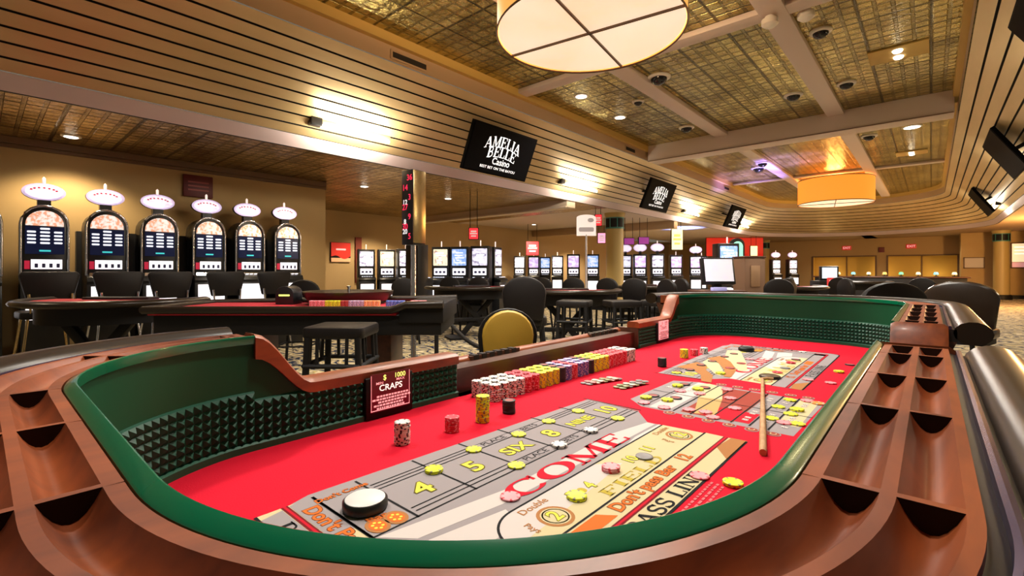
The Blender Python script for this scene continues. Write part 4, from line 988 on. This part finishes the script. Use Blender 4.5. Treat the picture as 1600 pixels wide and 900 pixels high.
def place(proto, x, y, rz, label, cat, group=None, sc=1, z=0):
    o = proto if proto.name not in USED else copy_tree(proto); USED.add(proto.name)
    o.location = (x, y, z); o.rotation_euler = (0, 0, rz); o.scale = (sc, sc, sc)
    for k in ('label', 'category', 'group'):
        if k in o: del o[k]
    return tag(o, label, cat, group)
ORD = ['first', 'second', 'third', 'fourth', 'fifth', 'sixth', 'seventh']
place(PR, -8.14, -.02, PI / 2, 'oval topped slot machine cut by the left edge of the picture', 'slot machine', 'oval topped slots along the left wall')
for i, y in enumerate((.544, 1.12, 1.68, 2.28, 2.84, 3.42)):
    place(PR, -8.14, y, PI / 2, f'oval topped slot machine by the left tan wall, {ORD[i]} whole one from the left', 'slot machine', 'oval topped slots along the left wall')
o = MB().box(-8.50, -8.38, .86, 3.66, 0, 1.72).build('black_gap_filler', m_black, bevel=.008); tag(o, 'tall black sheet filling the gaps behind the row of oval topped slot machines', 'panel')  # added black sheet, turns the gaps between the machines black
def bank(items, cat='slot machine'):
    for k, u, d, rz, lab in items: x, y = px(u, d); o = place(PS[k], x, y, rz, lab, cat, 'slot machines deep in the side hall'); o.scale = (.84, .9, 1)
bank([('w', 572, 12.0, PI / 2 - .4, 'small slot machine left of the brass post, outer left of three'), ('y', 604, 12.1, PI / 2 - .4, 'small slot machine left of the brass post, middle of three'), ('w', 634, 11.8, PI / 2 - .4, 'small slot machine left of the brass post, closest to the post'), 
      ('b', 655, 10.0, PI, 'slot machine seen from its dark side just right of the brass post'),
      ('y', 690, 10.8, .5, 'square slot machine right of the brass post, left one of three'), ('b', 719, 10.7, .5, 'square slot machine with blue top screen right of the brass post'), ('w', 751, 10.4, .5, 'square slot machine with white top screen right of the brass post'),
      ('w', 774, 10.9, 1.9, 'slot machine turned side-on behind the white screened one'),
      ('w', 812, 17.5, .6, 'distant white slot machine above the yellow chair, left one'), ('p', 834, 17.5, .6, 'distant violet slot machine above the yellow chair'), ('b', 852, 18.5, .6, 'distant blue slot machine above the yellow chair'),
      ('w', 871, 17, .6, 'distant white slot machine left of the white sign post'), ('p', 896, 15.5, .6, 'distant violet slot machine directly left of the white sign post'), ('b', 926, 15.5, .6, 'distant slot machine between the sign post and the round column'),
      ('o', 977, 16, .6, 'oval topped slot machine half hidden by the round column'), ('q', 1000, 15.5, .6, 'oval topped slot machine right of the column, middle of three'), ('o', 1027, 15.3, .6, 'oval topped slot machine right of the column, right of three'),
      ('p', 1056, 16.5, .6, 'violet slot machine under the hanging yellow sign'), ('q', 1087, 17, .4, 'oval topped slot machine left of the white terminal screen'),
      ('o', 1212, 22.5, .75, 'oval topped slot machine beside the farther round column, left of two'), ('o', 1238, 22.5, .75, 'oval topped slot machine beside the farther round column, right of two'),
      ('b', 1136, 9.4, FACE, 'blue screened slot machine behind the white terminal'), ('w', 1096, 17.5, .3, 'white slot machine half behind the terminal stand')])
# ------------------------------------------------------------------ seats
def legs4(o, m, r, h, a=.17, b=.22, name='leg', rad=.013):
    for sx in (-1, 1):
        for sy in (-1, 1): MB().tube([(sx * a * r, sy * a * r, h), (sx * b * r, sy * b * r, 0)], rad, 8).build(name, m, o, smooth=60)
def slot_stool(legm):
    o = root('slot_stool')
    MB().prism([(-.18, .86), (.18, .86), (.245, 1.15), (.22, 1.19), (-.22, 1.19), (-.245, 1.15)], -.22, -.17, XZ).build('backrest', m_chair, o, bevel=.018)
    MB().prism(rrect(.46, .42, .08), .68, .76, Matrix.Identity(4)).build('seat', m_chair, o, bevel=.02)
    for s in (-1, 1): MB().tube([(s * .15, .17, .70), (s * .16, .24, .80), (s * .17, .235, .95)], .012, 8).build('back_support', legm, o, smooth=60)
    legs4(o, legm, 1, .68, .17, .25); mb = MB()
    R = .215; mb.tube([(R * math.cos(2 * PI * k / 24), R * math.sin(2 * PI * k / 24), .28) for k in range(25)], .010, 6); mb.build('foot_ring', legm, o, smooth=60)
    return o
STOOL, STOOLB = slot_stool(m_chrome), slot_stool(m_brass)
def uX(u, X): l = (u - 800) / F; return X * (l * SY + CY) / (l * CY - SY)
for i, u in enumerate((72, 178, 258, 343, 418)):
    place(STOOL if i else STOOLB, -7.35, uX(u, -7.35), -PI / 2 + .1, f'black stool with {"chrome" if i else "gold"} legs in front of the {ORD[i]} whole slot machine from the left', 'stool', 'stools along the slot machine wall')
def game_chair(mb_back, frame, wood=None, w=.42, top=1.08, bot=.66, sh=.60, arms=False):
    o = root('gaming_chair')
    poly = [(-w / 2 * .86, bot), (w / 2 * .86, bot)] + [(w / 2 * math.cos(PI * k / 12) if k not in (0, 12) else (w / 2 if k == 0 else -w / 2), top - .16 + .16 * math.sin(PI * k / 12)) for k in range(13)]
    if wood:
        MB().prism(poly, -.24, -.205, XZ).build('back_frame', wood, o, bevel=.012)
        MB().prism([(x * .86, bot + .03 + (z - bot) * .90) for x, z in poly], -.275, -.18, XZ).build('backrest', mb_back, o, bevel=.03)
    else: MB().prism(poly, -.26, -.19, XZ).build('backrest', mb_back, o, bevel=.028)
    MB().prism(rrect(w + .03, .44, .09), sh, sh + .09, Matrix.Identity(4)).build('seat', mb_back, o, bevel=.022)
    MB().prism(rrect(w - .02, .40, .06), sh - .05, sh, Matrix.Identity(4)).build('seat_frame', frame, o)
    for s in (-1, 1): MB().tube([(s * w * .36, .19, sh - .02), (s * w * .40, .23, sh + .1), (s * w * .40, .225, top - .2)], .016, 8).build('back_post', frame, o, smooth=60)
    legs4(o, frame, 1, sh - .04, .18, .23, rad=.019); mb = MB()
    for z, q in ((sh * .42, .205),):
        for a, b in (((-q, -q), (q, -q)), ((q, -q), (q, q)), ((q, q), (-q, q)), ((-q, q), (-q, -q))): mb.tube([(*a, z), (*b, z)], .012, 6)
    mb.build('stretcher', frame, o, smooth=60)
    return o
m_yel = mat('ochre_upholstery', (.52, .31, .03), .6, bump=(160, .1))
YC = game_chair(m_yel, m_blackm, m_blackm, .345, .985, .58, .56)
x, y = px(787, 2.95); place(YC, x, y, FACE + PI + .12, 'ochre yellow upholstered chair with black frame behind the dealer side of the craps table', 'chair')
GC = game_chair(m_chair, m_blackm)
BIG = game_chair(m_chair, m_blackm, None, .58, 1.10, .60, .58)
x, y = px(1366, 4.45); place(BIG, x, y, FACE + PI, 'wide black leather chair back beyond the far end of the craps table', 'chair')
BIGS = game_chair(mat('chair_gloss_brown', (.035, .022, .014), .22), m_blackm, None, .56, 1.10, .60, .58)
x, y = px(1488, 4.5); place(BIGS, x, y, FACE - 1.0, 'wide glossy dark leather chair turned side-on beside the far right table corner', 'chair')
BS = root('bar_stool')
MB().prism(rrect(.42, .38, .04), .74, .82, Matrix.Identity(4)).build('seat', m_chair, BS, bevel=.02)
legs4(BS, m_blackm, 1, .75, .17, .20, rad=.024); mb = MB()
for z in (.56, .22):
    for a, b in (((-.19, -.19), (.19, -.19)), ((.19, -.19), (.19, .19)), ((.19, .19), (-.19, .19)), ((-.19, .19), (-.19, -.19))): mb.tube([(*a, z), (*b, z)], .017, 6)
    mb.build('stretcher', m_blackm, BS, smooth=60); mb = MB()
for k in (-.5, .5):
    for s in (-1, 1):
        MB().tube([(k * .2, s * .18, .75), (k * .2, s * .19, .56)], .012, 6).build('spindle', m_blackm, BS, smooth=60); MB().tube([(s * .18, k * .2, .75), (s * .19, k * .2, .56)], .012, 6).build('spindle', m_blackm, BS, smooth=60)
for u, d, rz, lab in ((535, 3.35, .7, 'black wooden stool with spindles right behind the near dealer cut-out'), (898, 6.1, .4, 'black stool under the middle gaming table, left one'), (972, 6.05, .9, 'black stool under the middle gaming table, right one'), (1030, 6.2, .2, 'black stool near the far dealer cut-out')):
    x, y = px(u, d); place(BS, x, y, rz, lab, 'stool', 'black wooden stools at the gaming tables')
for u, d, rz, lab, k in [(818, 5.0, FACE + PI, 'tall dark chair back directly behind the yellow chair', 1), (838, 8.4, .2, 'dark chair behind the middle gaming table, leftmost', 0), (890, 8.4, .3, 'dark chair left of the white sign post pole', 0),
                         (938, 8.0, 0, 'dark chair right of the white sign post pole', 0), (985, 7.6, .2, 'dark chair in front of the round column', 0), (1022, 6.95, -.5, 'dark chair at the right end of the middle gaming table', 0), (1045, 7.6, -.6, 'dark chair left of the terminal stand', 0),
                         (1222, 6.95, .4, 'dark chair right of the brown kiosk', 0), (1252, 7.5, 1.2, 'dark chair at the distant table right of the brown kiosk', 0), (1255, 9.6, 2.0, 'dark chair left of the small lit monitor', 0), (1325, 9.0, 2.6, 'dark chair right of the small lit monitor', 0),
                         (465, 6.1, .8, 'dark chair at the right end of the slot machine row', 0), (1450, 8.4, 2.8, 'dark chair behind the wide black chairs', 0), (1345, 7.6, 2.2, 'dark chair left of the wide black leather chair', 0),
                         (632, 7.9, 1.0, 'dark chair in front of the slot machines left of the post', 0), (696, 9.2, .5, 'dark chair in front of the square slot machines, left', 0), (742, 9.0, .5, 'dark chair in front of the square slot machines, right', 0)]:
    x, y = px(u, d); place(GC, x, y, rz, lab, 'chair', 'dark gaming chairs in the hall', 1.06 if k else 1)
# ------------------------------------------------------------------ other gaming tables
m_felt2 = mat('far_table_felt', (.50, .012, .03), .8)
def card_table(w, d, name='card_table'):
    o = root(name)
    MB().box(-.62, .62, -.035, .075, .30, .36).build('stretcher', m_blackm, o, bevel=.006)
    half = [(-w / 2, .0)] + [(w / 2 * math.cos(PI + PI * k / 20), -d * math.sin(PI * k / 20) ** .8 if 0 < k < 20 else 0) for k in range(21)] + [(w / 2, 0)]
    P = [(w / 2 * math.cos(PI + PI * k / 22), d * math.sin(PI + PI * k / 22) + d / 2) for k in range(23)]
    MB().prism(P, .86, .905, Matrix.Identity(4)).build('felt_top', m_felt2, o, smooth=0)
    mb = MB(); n = 10; R = []
    for k in range(23):
        a = PI + PI * k / 22; cx, cy = (w / 2) * math.cos(a), d * math.sin(a) + d / 2; nx, ny = math.cos(a), math.sin(a)
        R.append([(cx + nx * (.055 + .065 * math.cos(2 * PI * j / n)), cy + ny * (.055 + .065 * math.cos(2 * PI * j / n)), .895 + .035 * math.sin(2 * PI * j / n)) for j in range(n)])
    mb.loft(R); mb.build('padded_rail', m_leather, o, smooth=70)
    MB().prism([(x * .92, (y - d / 2) * .92 + d / 2 - .01) for x, y in P], .70, .86, Matrix.Identity(4)).build('apron', m_blackm, o, smooth=40)
    mb = MB().use(m_black); mb.box(-.34, .34, d / 2 - .17, d / 2 - .02, .905, .93); mb.build('chip_tray', parent=o, bevel=.004)
    for s in (-1, 1):
        mb = MB(); T = Matrix.Translation((0, .02 + .02 * s, .36)) @ Matrix.Rotation(s * .72, 4, 'Y'); mb.box(-.045, .045, -.03, .03, -.46, .46, T); mb.box(-s * .42 - .12, -s * .42 + .12, -.18, .22, 0, .04); mb.build('crossed_leg', m_blackm, o, bevel=.006)
    return o
CT = card_table(1.5, .78)
for u, d, rz, lab in ((150, 4.6, FACE, 'red felt gaming table with black padded rail, far left'), (888, 7.0, FACE, 'dark gaming table in the middle distance, left of the round column'), (1010, 9.1, FACE + .2, 'dark gaming table below the round column'),
                      (1232, 8.6, FACE + .1, 'distant gaming table right of the brown kiosk'), (1345, 12.4, FACE - .2, 'distant gaming table right of the small lit monitor'), (745, 8.5, FACE + .4, 'dark gaming table behind the tall dark chair')):
    x, y = px(u, d); place(CT, x, y, rz, lab, 'gaming table', 'half-round gaming tables')
# roulette table with its coloured chip stacks
x, y = px(492, 4.25); rt = root('roulette_table', (x, y, 0), FACE); tag(rt, 'long red felt roulette table with coloured chips along its edge', 'roulette table')
mb = MB(); mb.box(-1.16, .84, -.45, .45, .84, .885); mb.build('felt_top', m_felt2, rt, bevel=.006)
mb = MB()
for pts in ([(-1.18, -.47, .885), (.80, -.47, .885), (.86, -.47, .90), (.92, -.47, .925), (1.22, -.47, .93)], [(-1.18, -.47, .885), (-1.20, 0, .885), (-1.18, .47, .885), (1.22, .47, .93)]): mb.tube(pts, .032, 10)
mb.build('padded_rail', m_leather, rt, smooth=70)
mb = MB(); mb.box(-1.12, 1.20, -.44, .44, .68, .84); mb.box(.86, 1.22, -.46, .46, .78, .935); mb.build('apron', m_blackm, rt, bevel=.01)
for s in (-.55, .62): mb = MB(); mb.box(s - .12, s + .12, -.22, .22, .06, .70); mb.box(s - .17, s + .17, -.34, .34, 0, .06); mb.build('pedestal_leg', DKWOOD, rt, bevel=.012)
x, y = px(545, 4.55); o = root('roulette_bowl', (x, y, .886)); tag(o, 'dark roulette wheel bowl standing on the roulette table', 'roulette wheel')
MB().lathe([(.26, 0), (.36, .03), (.41, .09), (.415, .12), (.38, .12), (.30, .07), (.12, .05), (.03, .06)], n=44).build('bowl', m_leather, o, smooth=50)
mb = MB(); mb.lathe([(.05, .05), (.03, .08), (.012, .09), (.012, .15), (.022, .165), (.004, .175)], n=16); mb.build('turret', m_chrome, o)
m_purp = 'violet'
RC = []; cs = [('pink', 4), ('yellow', 4), ('brick', 2), ('lilac', 4), ('orange', 4), None, ('blue', 5), None, ('pink', 4)]
ux = 487
for it in cs:
    if it is None: ux += 10; continue
    c, n = it
    for k in range(n):
        for row in range(2):
            qx, qy = px(ux, 3.98 + .045 * row); RC.append((c, qx, qy))
        ux += 6.1 if it[0] != 'blue' else 5.6
cx, cy_ = px(560, 4.0)
merge_stacks('poker_chips', RC, 18, .886, (cx, cy_, .886), 'coloured chip stacks along the edge of the roulette table', 'poker chips')
x, y = px(452, 4.5); o = root('card_shuffler', (x, y, .886), FACE); tag(o, 'black domed device with a yellow display left of the roulette wheel', 'card shuffler')
MB().prism(arch(.17, .17, .07), -.1, .1, XZ).build('body', m_black, o, bevel=.008)
MB().prism(rrect(.10, .016, .004, 3, 0, .085), .1, .103, XZ).build('display', m_signy, o, smooth=0)
# number display on its brass post, with a rope barrier
x, y = px(646, 5.9); o = root('display_post', (x, y, 0), .1); tag(o, 'tall black and brass number display post with red digits behind the roulette table', 'display post')
MB().lathe([(.17, 0), (.17, .015), (.04, .04), (.032, .06), (.032, 1.52)], n=20).build('pole', m_chrome, o)
MB().box(-.10, .10, -.10, .10, 1.52, 2.44).build('housing', m_black, o, bevel=.006)
MB().box(.10, .115, -.10, .10, 1.54, 2.43).build('brass_panel', m_brass, o, bevel=.004)
m_dig = mat('red_digit_glow', (.85, .02, .08), .4, emit=1.1); mb = MB()
T = plane_at((0, -.102, 0), (1, 0, 0), (0, 0, 1))
mb.use(m_dig)
for k, t in enumerate(('36', '14', '3', '27', '9', '30', '5')): put_text(mb, t, T @ Matrix.Translation((.04 if k % 2 == 0 else -.04, 2.34 - .12 * k, 0)), .10)
mb.use(m_txt)
for k, t in ((2, '12'), (4, '8'), (5, '20')): put_text(mb, t, T @ Matrix.Translation((-.04, 2.28 - .12 * k, 0)), .085)
mb.build('digits', parent=o, smooth=0)
xa, ya = px(682, 5.5); xb, yb = px(775, 4.3); mb = MB(); pts = []
for k in range(17): t = k / 16; pts.append((xa + (xb - xa) * t, ya + (yb - ya) * t, .80 - .34 * math.sin(PI * t * .62)))
xe, ye = px(660, 5.7); c = pts[8]; ro = root('rope_barrier', (xb, yb, 0)); tag(ro, 'black rope barrier sagging from its post beside the yellow chair', 'rope barrier')
mb.tube([(p[0] - xb, p[1] - yb, p[2]) for p in pts], .022, 10); mb.build('rope', m_blackm, ro, smooth=60)
for q in (pts[0], pts[-1]):
    MB().lathe([(.15, 0), (.15, .02), (.03, .04), (.025, .06), (.025, q[2] + .06), (.035, q[2] + .08), (.01, q[2] + .11)], c=(q[0] - xb, q[1] - yb, 0), n=18).build('post', m_blackm, ro)
# ------------------------------------------------------------------ signs and small fittings
m_plate = mat('sign_plate_white', (.85, .82, .78), .4, emit=.35); m_pgrey = mat('sign_picture_grey', (.42, .40, .42), .5)
x, y = px(916, 7.6); o = root('sign_post', (x, y, 0), FACE); tag(o, 'white placard on a slim pole left of the round column', 'sign')
MB().lathe([(.16, 0), (.16, .02), (.03, .04), (.016, .06), (.016, 1.78)], n=18).build('pole', mat('pole_grey', (.55, .52, .5), .35, .6), o)
mb = MB().use(m_plate).prism(arch(.31, .34, .05), -.012, .012, Matrix.Translation((0, 0, 1.76)) @ XZ); mb.use(m_pgrey).prism(rrect(.24, .07, .02, 3, 0, 1.86), .012, .014, XZ); mb.prism(ell(.05, .035, 18, .07, 2.01), .012, .014, XZ); mb.build('placard', parent=o, smooth=0, bevel=0)
def hang_sign(u, v, d, w, h, m, lab, ztop=2.88, rz=FACE, frame=m_blackm, inner=None):
    x, y = px(u, d); z = zz(v, d); o = root('hanging_sign', (x, y, z), rz); tag(o, lab, 'sign', None)
    MB().box(-w / 2, w / 2, 0, .08, -h / 2, h / 2).build('housing', frame, o, bevel=.008)
    mb = MB().use(m).prism(rrect(w - .03, h - .03, .012, 3), 0, .008, XZ)
    if inner: mb.use(inner).prism(rrect(w * .55, h * .12, .01, 3, 0, h * .18), .008, .010, XZ); mb.prism(rrect(w * .7, h * .1, .01, 3, 0, 0), .008, .010, XZ); mb.prism(rrect(w * .5, h * .1, .01, 3, 0, -h * .2), .008, .010, XZ)
    mb.build('face', parent=o, smooth=0)
    mb = MB()
    for s in (-1, 1): mb.lathe([(.008, h / 2), (.008, max(ztop - z, h / 2 + .01))], c=(s * w * .35, .04, 0), n=8)
    mb.build('hanger_rod', m_blackm, o)
m_redg = mat('red_sign_glow', (.9, .03, .04), .4, emit=1.2); m_pinkg = mat('pink_sign_glow', (1, .35, .55), .4, emit=1.3); m_purpg = mat('purple_sign_glow', (.42, .06, .42), .4, emit=.35); m_lemon = mat('lemon_sign_glow', (1, .93, .55), .4, emit=1.0); m_ambg = mat('amber_sign_glow', (1, .55, .15), .4, emit=1.0)
for a in [(832, 388, 17, .46, .5, m_redg, 'red lit hanging sign above the distant slots, left of the sign post'), (740, 365, 10.2, .22, .26, m_redg, 'small red hanging box above the square slot machines'), (940, 372, 15, .26, .34, m_pinkg, 'small pink lit hanging sign left of the round column'),
          (935, 344, 12.8, .20, .32, m_redg, 'small red box tucked beside the column top'), (983, 377, 15, .34, .22, m_purpg, 'dull purple hanging sign right of the column, left one'), (1006, 376, 15, .34, .24, m_purpg, 'dull purple hanging sign right of the column, right one'),
          (1178, 392, 23, .36, .5, m_lemon, 'small cream lit hanging sign above the brown kiosk')]:
    hang_sign(*a[:6], a[6], inner=m_plate if a[5] in (m_redg, m_pinkg) else None)
hang_sign(1058, 374, 16.4, .40, .74, m_lemon, 'tall lemon yellow hanging sign right of the round column', inner=m_ambg)
# exit signs and an alarm box on the far wall
m_exit = mat('exit_sign_red', (.5, .03, .02), .4, emit=.5)
for x, lab in ((-3.4, 'red EXIT sign over the left golden alcove'), (-.75, 'red EXIT sign over the right golden alcove')):
    o = root('exit_sign', (x, 31, 2.42)); tag(o, lab, 'exit sign', 'EXIT signs on the far wall')
    MB().box(-.2, .2, -.06, 0, -.11, .11).build('housing', m_exit, o, bevel=.006); mb = MB(); put_text(mb, 'EXIT', plane_at((0, -.063, 0), (1, 0, 0), (0, 0, 1)), .16); mb.build('lettering', m_signp, o, smooth=0)
o = MB().box(-.12, .12, -.07, 0, -.13, .13).build('alarm_box', mat('alarm_maroon', (.16, .02, .02), .5), loc=(-1.92, 31, 2.28), bevel=.01); tag(o, 'dark red alarm box on the far wall between the two alcoves', 'alarm')
# left wall sign, red placard and banner
o = root('wall_sign', (-8.64, 2.30, 2.52), PI / 2); tag(o, 'dim dark red sign box high on the left wall above the fourth slot machine', 'sign')
MB().box(-.20, .20, -.05, 0, -.17, .17).build('housing', mat('sign_dim_red', (.12, .012, .012), .5), o, bevel=.008)
mb = MB().use(mat('sign_dim_lines', (.30, .05, .04), .5))
for k in (-.06, 0, .06): mb.box(-.14, .14, -.053, -.05, k - .012, k + .012)
mb.build('lettering', parent=o, smooth=0)
o = root('wall_placard', (-12.5, 6.80, 1.72), PI / 2); tag(o, 'bright red placard with wavy lower edge on the wall beyond the slot row', 'placard')
MB().box(-.30, .30, -.04, 0, -.28, .28).build('backing', m_blackm, o, bevel=.006)
mb = MB().use(mat('placard_red', (.75, .03, .02), .4, emit=.25)); mb.prism([(-.29, -.12)] + [(-.29 + .58 * k / 10, -.14 + .05 * math.sin(k * .7)) for k in range(1, 11)] + [(.29, .27), (-.29, .27)], .04, .046, XZ)
mb.use(mat('placard_peach', (.85, .45, .25), .5, emit=.2)); mb.prism([(-.29, -.27), (.29, -.27), (.29, -.16), (-.29, -.16)], .04, .044, XZ); mb.use(m_signp); mb.prism(rrect(.3, .05, .02, 3, 0, .08), .046, .048, XZ); mb.build('face', parent=o, smooth=0)
o = MB().box(-.10, .10, -.05, 0, -.7, .62).build('wall_banner', mat('banner_maroon', (.20, .035, .02), .8), loc=(-12.5, 7.35, 1.55), bevel=.01); o.rotation_euler = (0, 0, PI / 2); tag(o, 'narrow dark red banner on the wall right of the red placard', 'banner')
# framed notice and lit sign at the far right
o = root('picture_frame', (1.42, 29.3, 1.55)); tag(o, 'framed pale notice on the tan wall left of the far right column', 'picture frame')
mb = MB(); w, h = .34, .25
for a in ((-w, w, h - .04, h), (-w, w, -h, -h + .04), (-w, -w + .04, -h, h), (w - .04, w, -h, h)): mb.box(a[0], a[1], -.04, 0, a[2], a[3])
mb.build('frame', m_trim, o); MB().box(-w + .04, w - .04, -.02, 0, -h + .04, h - .04).build('notice', mat('notice_paper', (.62, .55, .50), .6), o, smooth=0)
o = root('lit_wall_panel', (3.15, 29.3, 1.85)); tag(o, 'pale orange lit panel on the wall at the far right edge', 'lit panel')
MB().box(-.62, .62, -.06, 0, -.55, .55).build('frame', m_trim, o, bevel=.01)
mb = MB().use(mat('panel_peach_glow', (1, .70, .42), .5, emit=.9)); mb.box(-.57, .57, -.065, -.06, -.28, .5); mb.use(mat('panel_pink', (.85, .42, .42), .5, emit=.4)); mb.box(-.57, .57, -.065, -.06, -.5, -.3)
mb.use(m_signw)
for k in range(3): mb.box(-.5, .5, -.068, -.065, .05 + .14 * k, .09 + .14 * k)
mb.build('face', parent=o, smooth=0)
# terminal on its stand, small monitor, brown kiosk
m_scr = mat('terminal_screen_glow', (.80, .78, .86), .3, emit=.5, noise=(9, (.80, .70, .88), .55, .62, (1, 1, 2)))
x, y = px(1122, 5.6); o = root('terminal', (x, y, 0), FACE + .12); tag(o, 'touch terminal with tilted white screen behind the far end of the craps table', 'terminal')
MB().box(-.22, .22, -.14, .16, 0, .94).build('stand', m_blackm, o, bevel=.012)
MB().box(-.28, .24, -.20, .2, .94, .97).build('counter', DKWOOD, o, bevel=.006)
TT = Matrix.Translation((0, 0, 1.19)) @ Matrix.Rotation(-.18, 4, 'X')
MB().box(-.20, .20, -.02, .05, -.155, .165, TT).build('monitor', m_black, o, bevel=.01); MB().box(-.175, .175, -.024, -.02, -.12, .145, TT).build('screen', m_scr, o, smooth=0)
MB().box(-.05, .05, .0, .06, .97, 1.08).build('neck', m_black, o, bevel=.006)
MB().box(-.17, .0, -.19, -.13, .97, 1.01).build('card_reader', mat('reader_violet_glow', (.42, .40, .75), .4, emit=.4), o, bevel=.004)
x, y = px(1170, 7.6); o = root('kiosk', (x, y, 0), FACE + .08); tag(o, 'brown wooden kiosk cabinet beside the farther round column', 'kiosk')
m_kb = mat('kiosk_brown', (.20, .11, .065), .5)
MB().box(-.17, .17, -.17, .17, 0, 1.40).build('cabinet', m_kb, o, bevel=.012); MB().box(-.075, .075, -.185, -.17, .95, 1.28).build('front_panel', mat('kiosk_panel', (.34, .20, .11), .5), o, bevel=.004); MB().box(-.18, .18, -.18, .18, 1.40, 1.43).build('top', DKWOOD, o, bevel=.008)
x, y = px(1151, 10.2); o = root('round_topper_sign', (x, y, 0), FACE); tag(o, 'round topped green lit sign on a black column behind the terminal', 'sign')
MB().box(-.12, .12, -.08, .08, 0, 1.5).build('column', m_black, o, bevel=.01); MB().prism(arch(.30, .46, .15), -.05, .05, Matrix.Translation((0, 0, 1.44)) @ XZ).build('housing', m_black, o)
MB().prism(arch(.22, .34, .11), .05, .056, Matrix.Translation((0, 0, 1.49)) @ XZ).build('face', mat('green_sign_glow', (.35, .85, .65), .4, emit=.9), o, smooth=0)
x, y = px(1295, 10.5); o = root('monitor', (x, y, 0), FACE - .1); tag(o, 'small lit monitor on a dark podium in the distance', 'monitor')
MB().box(-.30, .30, -.2, .2, 0, .98).build('podium', m_blackm, o, bevel=.012); MB().box(-.17, .21, .0, .08, .98, 1.30).build('housing', m_black, o, bevel=.01); MB().box(-.14, .17, -.006, 0, 1.03, 1.27).build('screen', mat('monitor_pale_glow', (.72, .86, .95), .3, emit=1.0), o, smooth=0)
x, y = px(1301, 9.6); o = root('table_sign', (x, y, 0), FACE); tag(o, 'red table sign on a stand before the small lit monitor', 'sign')
MB().lathe([(.13, 0), (.13, .02), (.02, .04), (.015, .86)], n=16).build('pole', m_blackm, o); mb = MB().use(mat('table_sign_red', (.75, .05, .05), .4, emit=.5)).prism(rrect(.22, .20, .02, 3, 0, .96), -.01, .01, XZ); mb.use(m_signp); mb.prism(rrect(.15, .03, .01, 2, 0, 1.0), .01, .012, XZ); mb.prism(rrect(.12, .03, .01, 2, 0, .94), .01, .012, XZ); mb.build('placard', parent=o, smooth=0)
hang_sign(1148, 386, 24.0, 2.9, .95, mat('red_lit_wall_glow', (.6, .012, .006), .5, emit=.6), 'added wide glowing panel for the red-lit wall and soffit behind the terminal and kiosk')  # red light on the wall and soffit, put into an added glowing box
# distant long counter with small lights
o = root('long_counter', (-1.2, 24.5, 0)); tag(o, 'long dark counter in front of the golden alcoves at the far end', 'counter')
MB().box(-2.6, 2.2, -.3, .3, 0, .92).build('base', m_blackm, o, bevel=.01); MB().box(-2.7, 2.3, -.36, .36, .92, .97).build('counter_top', DKWOOD, o, bevel=.008)
cols = [mat('counter_lamp_green', (.15, .8, .35), .4, emit=1.2), m_lemon, mat('counter_lamp_aqua', (.2, .75, .8), .4, emit=1.2), m_lemon, m_ambg]
for k in range(9):
    m = cols[k % 5]; o = root('counter_lamp', (-3.5 + .52 * k, 24.5, .97)); tag(o, f"small {['green', 'yellow', 'aqua', 'yellow', 'amber'][k % 5]} lit lamp on the far counter, {(ORD + ['eighth', 'ninth'])[k]} from its left end", 'lamp', 'small lamps on the far counter')
    MB().lathe([(.07, 0), (.07, .02), (.015, .03), (.015, .10)], n=12).build('base', m_blackm, o); MB().lathe([(.08, .08), (.06, .17), (.02, .18)], n=14).build('lamp_shade', m, o)
